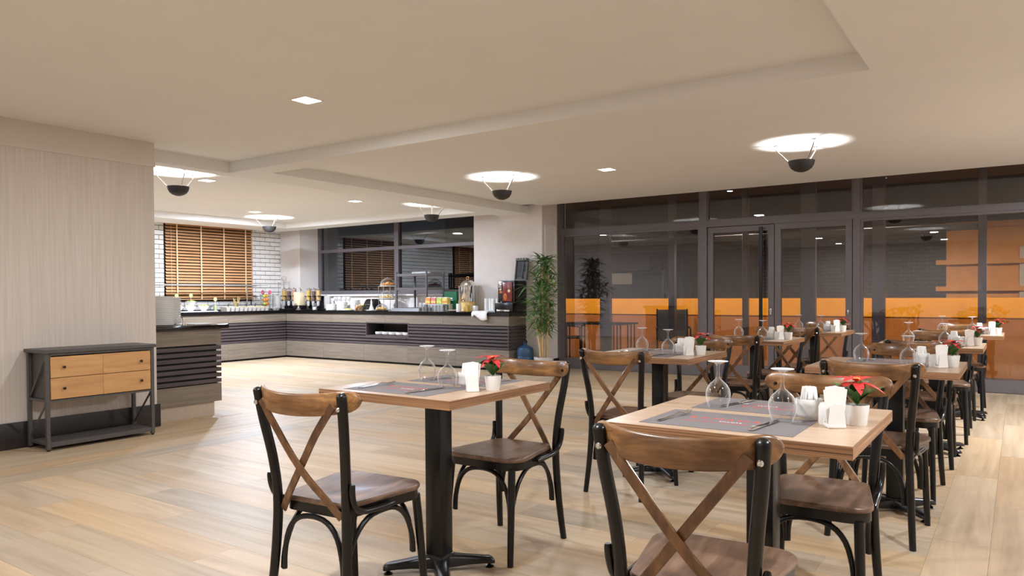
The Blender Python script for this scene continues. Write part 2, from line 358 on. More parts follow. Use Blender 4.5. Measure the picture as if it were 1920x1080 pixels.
# ------------------------------------------------------------------ walls
wl = struct('wall_left', B(-6.61, -3.1, 0, -6.41, 3.68, 2.333), 'wallpaper')
part('bulkhead', MB().box(-6.61, -3.1, 2.333, -6.40, 3.69, 2.37).box(-6.61, -3.1, 2.37, -6.405, 3.685, 2.55), 'bulkhead_paint', wl)
struct('baseboard_left', MB().rbox(-6.397, .3, .102, .026, 6.8, .204, .004), 'dark_skirting')
wt = struct('wall_tiled', B(-12.6, -3.1, 0, -12.40, 10.5, 2.8), 'grout')
TLn, THt = .232, .0835
tile_me = {}
def tiles(y0, y1, z0, z1):
    k0 = int(z0/THt); k1 = int(math.ceil(z1/THt))
    for k in range(k0, k1):
        za, zb = max(z0, k*THt), min(z1, (k+1)*THt)
        if zb-za < .02: continue
        off = (k % 2)*TLn/2; j0 = int((y0-off)/TLn)-1
        for j in range(j0, j0+60):
            ya, yb = max(y0, j*TLn+off), min(y1, (j+1)*TLn+off)
            if yb-ya < .025: continue
            key = (round(yb-ya, 3), round(zb-za, 3))
            if key not in tile_me: tile_me[key] = MB().rbox(0, 0, 0, .014, key[0]-.009, key[1]-.009, .0025, 1).mesh('tile', 'tile_white')
            put('tile', tile_me[key], wt, (-12.394+random.uniform(-.0008, .0008), (ya+yb)/2, (za+zb)/2))
tiles(9.07, 9.77, .92, 2.52); tiles(5.22, 7.28, .92, 2.52); tiles(7.28, 9.07, .92, 1.10)
wb = struct('wall_back', MB().box(-12.4, 9.77, 0, -11.80, 10.5, 2.8).box(-7.45, 9.77, 0, -6.12, 10.5, 2.8).box(-11.80, 9.86, 0, -7.45, 10.26, 1.165), 'wall_paint')
struct('trim_1', B(-11.80, 9.80, 1.165, -7.45, 10.26, 1.195), 'ceiling_paint')
struct('baseboard_back', MB().box(-6.42, 9.745, 0, -6.095, 9.77, .15).box(-6.12, 9.77, 0, -6.095, 10.24, .15), 'dark_skirting')
struct('wall_right', B(3.0, -3.1, 0, 3.2, 10.4, 2.8), 'wall_paint'); struct('wall_front', B(-6.6, -3.2, 0, 3.1, -3.0, 2.8), 'wall_paint')
struct('wall_buffet_side', B(-12.5, 1.9, 0, -6.6, 2.1, 2.8), 'wall_paint')

# ------------------------------------------------------------------ ceiling with dropped beams
ce = struct('ceiling', MB().box(-12.6, -3.2, 2.55, -6.12, 9.5, 2.75).box(-6.12, -3.2, 2.55, 3.2, 9.74, 2.75).box(-12.6, 9.4, 2.75, 3.2, 10.5, 2.85), 'ceiling_paint')
part('beam', B(-6.93, 4.66, 2.44, 3.0, 4.93, 2.56), 'ceiling_paint', ce)
part('beam', B(-6.90, 4.93, 2.44, -6.37, 9.77, 2.56), 'ceiling_paint', ce)
part('beam', B(-6.90, 3.68, 2.44, -6.72, 4.66, 2.56), 'ceiling_paint', ce)
part('soffit', B(-.708, -3.0, 2.44, 3.0, 4.66, 2.56), 'ceiling_paint', ce)
part('soffit', B(-12.1, 2.1, 2.44, -11.36, 9.5, 2.56), 'ceiling_paint', ce)
part('soffit', B(-11.36, 9.09, 2.44, -6.90, 9.5, 2.56), 'ceiling_paint', ce)

# ------------------------------------------------------------------ glass front with doors
FY = 10.28
def frame_rect(mb, x0, x1, z0, z1, w, y0=FY-.035, y1=FY+.035, top=None, bot=None):
    t = top or w; b_ = bot or w
    mb.box(x0, y0, z0, x0+w, y1, z1).box(x1-w, y0, z0, x1, y1, z1).box(x0+w, y0, z1-t, x1-w, y1, z1).box(x0+w, y0, z0, x1-w, y1, z0+b_); return mb
def glazing(name, x0, x1, z0, z1, w, bot=None, yoff=0, glass='facade_glass'):
    h = holder(name); part('frame', frame_rect(MB(), x0, x1, z0, z1, w, FY-.035+yoff, FY+.035+yoff, bot=bot), 'frame_grey', h)
    part('pane', B(x0+w, FY-.004+yoff, z0+(bot or w), x1-w, FY+.004+yoff, z1-w), glass, h); return h
struct('trim_2', B(-6.12, FY-.05, 0, -6.05, FY+.05, 2.75), 'frame_grey')
struct('trim_3', B(-3.755, FY-.05, 0, -3.655, FY+.05, 2.75), 'frame_grey')
struct('trim_4', B(-1.745, FY-.05, 0, -1.66, FY+.05, 2.75), 'frame_grey')
struct('trim_5', MB().box(-6.05, FY-.05, 2.125, -3.755, FY+.05, 2.195).box(-3.655, FY-.05, 2.11, -1.745, FY+.05, 2.195).box(-1.66, FY-.05, 2.105, 3.0, FY+.05, 2.17), 'frame_grey')
glazing('window_1', -6.05, -3.755, 0, 2.125, .035, bot=.16)
glazing('window_2', -6.05, -3.755, 2.195, 2.75, .02)
glazing('window_3', -3.655, -1.745, 2.195, 2.75, .02)
glazing('window_4', -1.66, 3.0, 2.17, 2.75, .02)
glazing('window_5', -1.66, 3.0, 0, 2.105, .03, bot=.15)
d1 = glazing('door_1', -3.645, -2.728, .012, 2.10, .075, bot=.16); d2 = glazing('door_2', -2.718, -1.755, .012, 2.11, .078, bot=.16)
part('pull_handle', MB().tube([(-2.885, FY-.10, .25), (-2.885, FY-.10, 2.07)], .024, 12).box(-2.90, FY-.10, .45, -2.87, FY-.03, .47).box(-2.90, FY-.10, 1.93, -2.87, FY-.03, 1.95), 'black_metal', d1)
part('lock', MB().rbox(-2.765, FY-.045, .92, .03, .03, .09, .006).tube([(-2.765, FY-.06, .94), (-2.765, FY-.10, .94)], .009), 'chrome', d1)
part('lock', MB().rbox(-1.80, FY-.045, .92, .024, .02, .06, .006), 'chrome', d2)

# buffet window
WY = 10.27
w6 = holder('window_6')
part('frame', frame_rect(MB(), -11.80, -7.45, 1.195, 2.75, .09, WY-.04, WY+.04, bot=.075), 'frame_grey', w6)
part('mullion', MB().box(-9.675, WY-.05, 1.25, -9.57, WY+.05, 2.7), 'frame_grey', w6)
part('transom', MB().box(-11.71, WY-.045, 2.035, -9.675, WY+.045, 2.095).box(-9.57, WY-.045, 2.035, -7.54, WY+.045, 2.095), 'frame_grey', w6)
for x0, x1 in ((-11.71, -9.675), (-9.57, -7.54)):
    part('pane', B(x0, WY-.004, 1.27, x1, WY+.004, 2.035), 'window_glass', w6)
    part('pane', B(x0, WY-.004, 2.095, x1, WY+.004, 2.66), 'window_glass', w6)

# blinds over the tiled wall
slat_me = MB().rbox(0, 0, 0, .046, 1.78, .0035, .0012, 1).mesh('slat', 'blind_wood')
def blind(y0, label):
    yc = y0+.89; t = thing('venetian_blind', label, 'blind', (-12.34, yc, 1.12), 0, 'wooden blinds on the tiled wall')
    part('headrail', MB().rbox(0, 0, 1.36, .055, 1.79, .045, .004), 'blind_wood', t); part('bottom_rail', MB().rbox(0, 0, .0, .05, 1.78, .018, .004), 'blind_wood', t)
    for k in range(25):
        put('slat', slat_me, t, (0, 0, .045+k*.0535), (0, math.radians(52), 0))
    for yy in (-.69, -.22, .25, .72):
        part('ladder_tape', MB().box(.027, yy-.012, 0, .0295, yy+.012, 1.34), 'tape', t)
    part('cord', MB().tube([(.03, -.80, 1.3), (.03, -.80, .1)], .0025, 6), 'tape', t)
blind(7.28, 'wooden venetian blind behind the salad bowls and sneeze guard'); blind(3.42, 'wooden venetian blind seen only mirrored in the buffet window')
struct('window_7', B(-12.399, 7.3, 1.12, -12.385, 9.05, 2.48), 'night_black'); struct('window_8', B(-12.399, 3.42, 1.12, -12.385, 5.2, 2.48), 'night_black')

# ------------------------------------------------------------------ ceiling lights
def area_lamp(loc, size, watts, col, rot=(0, 0, 0), parent=None, name='light_source'):
    l = bpy.data.lights.new(name, 'AREA'); l.shape = 'SQUARE'; l.size = size; l.energy = watts; l.color = col
    o = bpy.data.objects.new(name, l); COL.objects.link(o); o.location = loc; o.rotation_euler = rot
    if parent: o.parent = parent
    return o
def downlight(x, y, z, label, watts=None, col=WARM):
    t = thing('recessed_downlight', label, 'ceiling light', (x, y, z), 0, 'square recessed downlights')
    part('trim_ring', frame_rect(MB(), -.085, .085, -.085, .085, .012, -.006, .0) and MB().box(-.085, -.085, -.006, .085, -.073, 0).box(-.085, .073, -.006, .085, .085, 0).box(-.085, -.073, -.006, -.073, .073, 0).box(.073, -.073, -.006, .085, .073, 0), 'panel_white', t)
    part('diffuser', B(-.073, -.073, -.003, .073, .073, -.001), 'lamp_face', t)
    area_lamp((0, 0, -.012), .14, watts or DOWN_W, col, (0, 0, 0), t)
downlight(-4.143, 3.506, 2.55, 'square downlight alone in the big tray ceiling near the camera')
downlight(-3.764, 7.368, 2.55, 'square downlight between the two bowl lamps near the glass wall')
downlight(-7.995, 7.638, 2.55, 'square downlight above the counter beside the dark window', DOWN_W*.9, COOL)
downlight(-10.297, 7.62, 2.55, 'square downlight next to the bowl lamp by the tiled corner', DOWN_W*5.5, NEUTRAL)
downlight(-7.961, 5.227, 2.55, 'square downlight beside the bowl lamp behind the papered wall', DOWN_W*1.0, COOL)
for x, y in ((-4.14, .9), (-1.6, 1.2), (-4.14, -1.6), (-1.6, -1.6)):  # unseen downlights added to light the near part of the room
    downlight(x, y, 2.55, 'square downlight added out of frame in tray ceiling, '+{(-4.14, .9): 'nearest the papered wall', (-1.6, 1.2): 'over the first tables', (-4.14, -1.6): 'behind the camera by the papered wall', (-1.6, -1.6): 'directly behind the camera'}[(x, y)], DOWN_W*(1.7 if (x, y) == (-1.6, 1.2) else .85))
for x, y, z in ((.9, 2.2, 2.44), (.9, 7.4, 2.55)):  # unseen downlights added to brighten the floor on the aisle side
    downlight(x, y, z, 'added square downlight over the aisle beside the tables, out of frame, '+('near the camera' if y < 5 else 'near the glass wall'), DOWN_W*(2.3 if y < 5 else 5.2))
downlight(-10.297, 4.6, 2.55, 'added square downlight hidden behind the papered wall', DOWN_W*3.0, NEUTRAL)  # unseen, added to light the blind wall and tiled corner

bowl_prof = [(.0, -.004), (.03, 0.0), (.062, .012), (.09, .033), (.108, .062), (.116, .095), (.117, .1), (.113, .1), (.111, .094), (.103, .064), (.086, .038), (.06, .018), (.03, .007), (0, .004)]
def bowl_lamp(x, y, label, rot, first=[None], col=WARM):
    z = 2.287
    if first[0] is None:
        t = thing('bowl_pendant', label, 'pendant lamp', (x, y, z), rot, 'dark bowl uplights under the ceiling'); first[0] = t
        part('bowl', MB().lathe(bowl_prof, 32), 'bowl_charcoal', t)
        part('bulb', MB().ball((0, 0, .020), .011, 10), 'bulb_glow', t)
        for k in range(3):
            a = math.radians(90+120*k); c, s = math.cos(a), math.sin(a)
            p = [(.10*c, .10*s, .085), (.16*c, .16*s, .15), (.212*c, .212*s, .205), (.225*c, .225*s, .228), (.226*c, .226*s, .259)]
            part('arm', MB().tube(smooth(p, 4), .0058, 8), 'chrome', t)
            part('rosette', MB().lathe([(.0, .256), (.024, .256), (.024, .263), (0, .263)], 16, (.226*c, .226*s, 0)), 'chrome', t)
        l = bpy.data.lights.new('light_source', 'POINT'); l.energy = UP_W; l.shadow_soft_size = .012; l.color = (.97, .97, .98)
        o = bpy.data.objects.new('light_source', l); COL.objects.link(o); o.parent = t; o.location = (0, 0, .037)
    else: t = dup(first[0], (x, y, z), rot, label)
bowl_lamp(-1.66, 7.16, 'dark bowl uplight over the tables nearest the glass doors', math.radians(-20))
bowl_lamp(-5.01, 7.12, 'dark bowl uplight between the buffet counter and the glass wall', math.radians(10))
bowl_lamp(-7.36, 8.60, 'dark bowl uplight in front of the dark buffet window', math.radians(40))
bowl_lamp(-10.82, 8.30, 'dark bowl uplight in the tiled corner above the fruit vase', math.radians(30))
bowl_lamp(-7.68, 4.69, 'dark bowl uplight just behind the end of the papered wall', math.radians(15))
bowl_lamp(-1.66, 2.2, 'dark bowl uplight above the camera, out of frame', math.radians(15))

# ------------------------------------------------------------------ tables and chairs
TT = .78
PX, PY = .045, -.05      # the pedestal stands a little off the middle of the top
def rrect(hx, hy, r, n=4):
    o = []
    for cx, cy, a0 in ((hx-r, hy-r, 0), (-hx+r, hy-r, 90), (-hx+r, -hy+r, 180), (hx-r, -hy+r, 270)):
        for k in range(n+1):
            a = math.radians(a0+90*k/n); o.append((cx+r*math.cos(a), cy+r*math.sin(a)))
    return o
def make_table(label):
    t = thing('dining_table', label, 'table', (0, 0, 0), 0, 'square dining tables')
    part('tabletop', B(-.3505, -.3505, TT-.035, .3505, .3505, TT), 'tabletop_wood', t)
    z0, z1 = TT-.0352, TT-.0008
    part('edge_band', MB().box(-.352, -.352, z0, .352, -.3504, z1).box(-.352, .3504, z0, .352, .352, z1).box(-.352, -.3504, z0, -.3504, .3504, z1).box(.3504, -.3504, z0, .352, .3504, z1), 'table_edge_wood', t)
    part('column', MB().rbox(PX, PY, .405, .082, .082, .68, .005), 'black_metal', t)
    part('top_plate', MB().rbox(PX, PY, TT-.039, .3, .3, .008, .002, 1), 'black_metal', t)
    part('hub', MB().rbox(PX, PY, .052, .10, .10, .05, .012), 'cast_black', t)
    for k in range(4):
        a = math.radians(45+90*k); c, s_ = math.cos(a), math.sin(a); mb = MB(); ps = []; 
        prof = [(.0, .068, .034, .05), (.06, .066, .030, .046), (.12, .058, .026, .034), (.18, .050, .025, .026), (.215, .046, .025, .024), (.231, .038, .022, .018), (.237, .03, .016, .008)]
        vs = []
        for d, zt, hw, th in prof:
            for q, z in ((-hw, zt-th), (-hw, zt-.008), (-hw+.008, zt), (hw-.008, zt), (hw, zt-.008), (hw, zt-th)):
                vs.append((PX+c*d-s_*q, PY+s_*d+c*q, z))
        fs = [(i*6+j, i*6+(j+1) % 6, (i+1)*6+(j+1) % 6, (i+1)*6+j) for i in range(len(prof)-1) for j in range(6)]+[tuple(range(6)), tuple(range((len(prof)-1)*6, len(prof)*6))]
        part('base_arm', MB().add(vs, fs), 'cast_black', t, ang=50)
        part('levelling_foot', MB().lathe([(.019, 0), (.02, .004), (.009, .01), (.006, .014), (.006, .03)], 12, (PX+c*.215, PY+s_*.215, 0)), 'black_metal', t)
    return t
def make_chair(label):
    t = thing('dining_chair', label, 'chair', (0, 0, 0), 0, 'cross-back dining chairs')
    # seat outline (wide and round in front, narrower behind)
    out = []
    for cx, cy, r, a0 in ((.128, .135, .075, 0), (-.128, .135, .075, 90), (-.108, -.135, .052, 180), (.108, -.135, .052, 270)):
        for k in range(6):
            a = math.radians(a0+90*k/5); out.append((cx+r*math.cos(a), cy+r*math.sin(a)))
    n_ = len(out); vs = []; zz = .458
    for sc, z in ((.985, zz-.019), (1.0, zz-.014), (1.0, zz-.005), (.985, zz), (.80, zz-.002), (.5, zz-.008), (.2, zz-.010)):
        vs += [(x*sc, y*sc, z) for x, y in out]
    fs = [tuple(range(n_))[::-1]]+[(i*n_+k, i*n_+(k+1) % n_, (i+1)*n_+(k+1) % n_, (i+1)*n_+k) for i in range(6) for k in range(n_)]+[tuple(6*n_+k for k in range(n_))]
    part('seat', MB().add(vs, fs), 'seat_wood', t, ang=55)
    fr = [(x*.965, y*.965) for x, y in out]; inn = [(x*.86, y*.86) for x, y in out]; vs = []
    for ring, z in ((fr, .404), (fr, .434), (fr, .439), (inn, .439), (inn, .404)): vs += [(x, y, z) for x, y in ring]
    part('seat_frame', MB().add(vs, [(i*n_+k, i*n_+(k+1) % n_, ((i+1) % 5)*n_+(k+1) % n_, ((i+1) % 5)*n_+k) for i in range(5) for k in range(n_)]), 'black_metal', t)
    for s in (-1, 1):
        p = smooth([(s*.184, -.232, 0), (s*.172, -.207, .2), (s*.163, -.196, .42), (s*.171, -.208, .58), (s*.190, -.236, .74), (s*.197, -.252, .838)], 5)
        part('leg', MB().tube(p+[p[-1]+Vector((0, -.002, .006)), p[-1]+Vector((0, -.003, .009))], [.0145+.003*min(1, i/8) for i in range(len(p))]+[.013, .006], 14), 'black_metal', t)
        p = smooth([(s*.178, .222, 0), (s*.172, .205, .2), (s*.164, .185, .41)], 4)
        part('leg', MB().tube(p, [.0135+.003*min(1, i/6) for i in range(len(p))], 14), 'black_metal', t)
        p = smooth([(s*.196, -.203, .535), (s*.194, -.200, .495), (s*.190, -.182, .452), (s*.187, -.14, .428), (s*.188, -.07, .421), (s*.191, .02, .421)], 4)
        part('side_bracket', MB().tube(p, [.008]+[.0105]*(len(p)-2)+[.008], 10), 'black_metal', t)
        p = smooth([(s*.150, -.186, .19), (s*.150, -.178, .255), (s*.152, -.14, .335), (s*.155, -.08, .385), (s*.158, 0, .396), (s*.162, .07, .386), (s*.161, .13, .335), (s*.158, .168, .25), (s*.157, .176, .19)], 3)
        part('arch_brace', MB().tube(p, .0098, 10), 'black_metal', t)
        part('bolt', MB().lathe([(0, 0), (.008, 0), (.0085, .004), (.005, .009), (0, .010)], 10, (s*.193, -.262, .795), Matrix.Rotation(math.radians(90), 3, 'X')), 'chrome', t)
        part('bolt', MB().lathe([(0, 0), (.007, 0), (.006, .003), (0, .004)], 10, (s*.193, -.2095, .808), Matrix.Rotation(math.radians(-90), 3, 'X')), 'black_metal', t)
        sg = -s
        zs_ = [.806, .765, .70, .62, .54, .47, .408]; ys_ = [-.262, -.264, -.262, -.252, -.236, -.214, -.193]
        p = [Vector((s*(.168-.306*(.806-z)/.398), y+.006*s*(1 if .5 < z < .7 else 0), z)) for z, y in zip(zs_, ys_)]
        part('back_slat', MB().strap(smooth(p, 3), .028, .010, (.81, 0, -.59*s)), 'slat_wood', t)
    for y, sx in ((-.190, .140), (.180, .148)):
        p = smooth([(-sx, y, .19), (-sx*.975, y, .255), (-sx*.82, y, .335), (-sx*.5, y, .383), (0, y*.98, .396), (sx*.5, y, .383), (sx*.82, y, .335), (sx*.975, y, .255), (sx, y, .19)], 3)
        part('arch_brace', MB().tube(p, .0098, 10), 'black_metal', t)
    # crest rail: bowed board with round ends
    N = 26; xs = [-.230*math.cos(math.pi*i/N) for i in range(N+1)]; vs = []
    for x in xs:
        q = abs(x); yc = -.196-.092*(1-(q/.230)**2.5); rr = .042; hh = .038
        if q > .230-rr: hh *= math.sqrt(max(.02, 1-((q-.230+rr)/rr)**2))
        zc = .803+.017*(q/.230)**2; th = .0105
        for a, b in ((-th, -hh+.006), (-th, hh-.006), (-th+.005, hh), (th-.005, hh), (th, hh-.006), (th, -hh+.006), (th-.005, -hh), (-th+.005, -hh)):
            b2 = max(-hh, min(hh, b)); vs.append((x, yc+a-.12*b2, zc+b2))
    fs = [(i*8+k, i*8+(k+1) % 8, (i+1)*8+(k+1) % 8, (i+1)*8+k) for i in range(N) for k in range(8)]+[tuple(range(8)), tuple(N*8+k for k in range(8))]
    part('crest_rail', MB().add(vs, fs), 'crest_wood', t, ang=60)
    return t

# name, table centre x, y, descriptive phrase, chair spots (x, y, rotation degrees)
TABLES = [
 ('A', -2.069, 2.448, 'buffet-row table farthest from glass wall', [(-2.048, 1.916, 4.5), (-1.975, 2.812, 181)]),
 ('B', -1.965, 4.55, 'buffet-row table third from glass wall', [(-1.91, 4.06, -4), (-1.90, 5.00, 180)]),
 ('C', -1.90, 6.45, 'buffet-row table second from glass wall', [(-1.85, 5.96, 2), (-1.84, 6.90, 178)]),
 ('D', -1.765, 8.05, 'buffet-row table next to glass doors', [(-1.74, 7.57, -2), (-1.74, 8.55, 181)]),
 ('E', -.694, 2.368, 'aisle-row table farthest from glass wall', [(-.675, 1.893, 3.5), (-.602, 2.835, 182)]),
 ('F', -.585, 4.47, 'aisle-row table third from glass wall', [(-.56, 4.005, -3), (-.56, 4.93, 179)]),
 ('G', -.55, 6.33, 'aisle-row table second from glass wall', [(-.545, 5.86, 1), (-.51, 6.83, 182)]),
 ('H', -.46, 8.15, 'aisle-row table next to glass wall', [(-.51, 7.675, -2), (-.46, 8.60, 180)])]
def fork_mb():
    mb = MB(); pts = [(0, -.10, .003), (0, -.06, .0035), (0, .0, .008), (0, .03, .013), (0, .045, .010)]
    mb.strap(smooth(pts, 3), [.012-.0007*abs(i-0) if i < 9 else .007+.0045*(i-9) for i in range(13)], .0022, (1, 0, 0))
    for x in (-.0085, -.003, .003, .0085):
        mb.tube([(x*.9, .043, .0105), (x, .06, .007), (x, .08, .008), (x, .097, .013)], [.0018, .0017, .0015, .0009], 6)
    return mb
def knife_mb():
    mb = MB(); mb.rbox(0, -.055, .004, .015, .095, .006, .0025)
    o = [(-.007, -.01), (.006, -.01), (.009, .03), (.009, .08), (.004, .105), (-.004, .112), (-.007, .09)]
    return mb.prism(o, .003, .0048)
glass_prof = [(.0305, 0), (.036, .015), (.0405, .033), (.0415, .047), (.039, .062), (.030, .078), (.017, .090), (.0075, .099), (.0046, .110), (.0042, .130), (.0055, .144), (.012, .151), (.025, .1555), (.0335, .157), (.034, .1585), (.0, .1595)]
leaf_poly = []
def leaf_mb(l, w, droop=.25, fold=.2, n=5):
    vs = []; 
    for i in range(n+1):
        u = i/n; x = l*u; ww = w*math.sin(math.pi*min(1, .06+u*.94))**.8*(1-.25*u); z = -droop*l*u*u
        vs += [(x, -ww/2, z+fold*ww/2), (x, 0, z), (x, ww/2, z+fold*ww/2)]
    fs = [(i*3+k, i*3+k+1, (i+1)*3+k+1, (i+1)*3+k) for i in range(n) for k in range(2)]
    # give the leaf a thickness
    m_ = len(vs); vs2 = vs+[(x, y, z-.0007) for x, y, z in vs]; fs2 = fs+[tuple(q+m_ for q in f)[::-1] for f in fs]
    rim = [(0, 1), (1, 2)]+[(i*3+2, (i+1)*3+2) for i in range(n)]+[(n*3+2, n*3+1), (n*3+1, n*3)]+[((i+1)*3, i*3) for i in range(n)][::-1]
    fs2 += [(a, b, b+m_, a+m_) for a, b in rim]
    return MB().add(vs2, fs2)
def make_poinsettia(label):
    t = thing('potted_poinsettia', label, 'plant', (0, 0, 0), 0, 'potted poinsettias on the tables')
    part('pot', MB().lathe([(.0, 0), (.027, 0), (.0285, .003), (.0350, .060), (.0335, .0605), (.0325, .052), (.0, .051)], 24), 'porcelain', t)
    part('soil', MB().lathe([(0, .050), (.0322, .050), (.02, .055), (0, .056)], 16), 'soil', t)
    part('stem', MB().tube([(0, 0, .05), (.003, .002, .085), (0, 0, .128)], .0025, 6).tube([(0, 0, .06), (-.012, .005, .085)], .002, 6).tube([(0, 0, .06), (.014, -.004, .085)], .002, 6), 'stem_green', t)
    lm = leaf_mb(.088, .054, .30).mesh('leaf', 'leaf_green'); rm = leaf_mb(.070, .034, .55).mesh('bract', 'bract_red'); ry = MB().ball((0, 0, 0), .0035, 6).mesh('flower_bud', 'bract_yellow')
    for k, (a, e) in enumerate(((20, 52), (95, 60), (165, 48), (235, 58), (305, 50))):
        put('leaf', lm, t, (0, 0, .062+.005*(k % 3)), (0, -math.radians(e), math.radians(a)))
    for k in range(9):
        e = 10 if k < 5 else 32
        put('bract', rm, t, (0, 0, .122 if k < 5 else .128), (0, -math.radians(e), math.radians(k*72+(36 if k > 4 else 0)+12*(k % 2))))
    for k in range(4): put('flower_bud', ry, t, (.006*math.cos(k*1.6), .006*math.sin(k*1.6), .136))
    return t
def make_sugar_cup(label):
    t = thing('sugar_cup', label, 'cup', (0, 0, 0), 0, 'white sugar cups on the tables')
    part('bowl', MB().lathe([(0, .004), (.027, .004), (.035, .012), (.0385, .018), (.0390, .044), (.0402, .046), (.0402, .062), (.0392, .064), (.0372, .064), (.0362, .022), (.0, .018)], 28), 'porcelain', t)
    part('foot', MB().lathe([(0, 0), (.025, 0), (.027, .004), (0, .005)], 24), 'porcelain', t); return t
def make_sachet(label):
    t = thing('sugar_sachet', label, 'sachet', (0, 0, 0), 0, 'sugar sachets in the white cups')
    part('packet', MB().rbox(0, 0, .0415, .030, .0040, .083, .0012, 1), 'paper_white', t)
    part('printed_mark', MB().box(-.005, -.0024, .070, .005, .0024, .0755), 'black_print', t); return t
def make_shaker(label):
    t = thing('salt_shaker', label, 'shaker', (0, 0, 0), 0, 'white shakers on the tables')
    part('body', MB().lathe([(0, 0), (.0205, 0), (.022, .004), (.022, .052), (.017, .062), (.006, .066), (0, .066)], 22), 'porcelain', t)
    part('pouring_hole', MB().lathe([(0, .0655), (.003, .0655), (.003, .0668), (0, .0668)], 8), 'black_print', t); return t
def make_napkin_holder(label):
    t = thing('napkin_holder', label, 'napkin holder', (0, 0, 0), 0, 'white napkin holders on the tables')
    part('base', MB().rbox(0, 0, .006, .05, .042, .012, .004), 'porcelain', t)
    for s in (-1, 1):
        part('side_plate', MB().prism([(-.025, .004), (.025, .004), (.019, .064), (.012, .07), (-.012, .07), (-.019, .064)], -.003, .003, Matrix.Translation((0, s*.0175, 0)) @ Matrix.Rotation(math.radians(90), 4, 'X')), 'porcelain', t)
    return t
def make_napkins(label):
    t = thing('paper_napkins', label, 'napkins', (0, 0, 0), 0, 'napkin stacks in the white holders')
    for k in range(4):
        a = random.uniform(-.03, .03)
        part('napkin', MB().prism([(-.024, .0), (.024, .0), (.030, .098+a*.1), (.0, .104), (-.030, .096-a*.1)], -.0017, .0017, Matrix.Translation((random.uniform(-.002, .002), -.0075+k*.005, .0160)) @ Matrix.Rotation(math.radians(90), 4, 'X') @ Matrix.Rotation(a*2, 4, 'Z')), 'paper_white', t)
    return t
def text_mesh(body, size, name, mat):
    cu = bpy.data.curves.new(name, 'FONT'); cu.body = body; cu.size = size; cu.align_x = 'CENTER'; cu.align_y = 'CENTER'; cu.extrude = .00012; cu.space_character = 1.25; cu.resolution_u = 3
    ob = bpy.data.objects.new(name, cu); COL.objects.link(ob); dg = bpy.context.evaluated_depsgraph_get()
    me = bpy.data.meshes.new_from_object(ob.evaluated_get(dg)); bpy.data.objects.remove(ob); me.name = name
    me.materials.clear(); me.materials.append(MATS[mat]); return me
def make_mat(label):
    t = thing('placemat', label, 'placemat', (0, 0, 0), 0, 'grey paper placemats')
    part('sheet', B(-.225, -.145, 0, .225, .145, .0012), 'mat_grey', t)
    put('lettering', text_mesh('RAMADA', .047, 'lettering', 'red_print'), t, (-.018, .024, .0014))
    put('small_lettering', text_mesh('ENCORE', .015, 'small_lettering', 'white_print'), t, (.012, -.012, .0014))
    mb = MB()
    for k in range(14): mb.box(-.128+k*.0145, -.040, .0011, -.128+k*.0145+random.uniform(.008, .0125), -.034, .0016)
    part('fine_print', mb, 'red_print', t)
    part('white_mark', MB().strap([(.085, -.040, .0014), (.096, -.034, .0014), (.106, -.042, .0014), (.116, -.034, .0014)], .004, .0006, (0, 1, 0)), 'white_print', t); return t
MK = {}
def inst(kind, maker, loc, rz, label, group=None):
    if kind not in MK:
        MK[kind] = maker(label); o = MK[kind]; o.location = loc; o.rotation_euler = (0, 0, rz)
    else: o = dup(MK[kind], loc, rz, label, group)
    return o
def wine_glass(label):
    t = thing('wine_glass', label, 'glass', (0, 0, 0), 0, 'upturned wine glasses')
    part('bowl', MB().open_lathe(glass_prof[:8], 28), 'clear_glass', t)
    part('stem', MB().open_lathe(glass_prof[7:12], 16), 'clear_glass', t)
    part('foot', MB().lathe([(.005, .1495)]+glass_prof[11:], 28), 'clear_glass', t); return t
def fork(label):
    o = fork_mb().build('fork', 'chrome'); return tag(o, label, 'fork', 'forks on the placemats')
def knife(label):
    o = knife_mb().build('knife', 'chrome'); return tag(o, label, 'knife', 'knives on the placemats')
R_ = math.radians
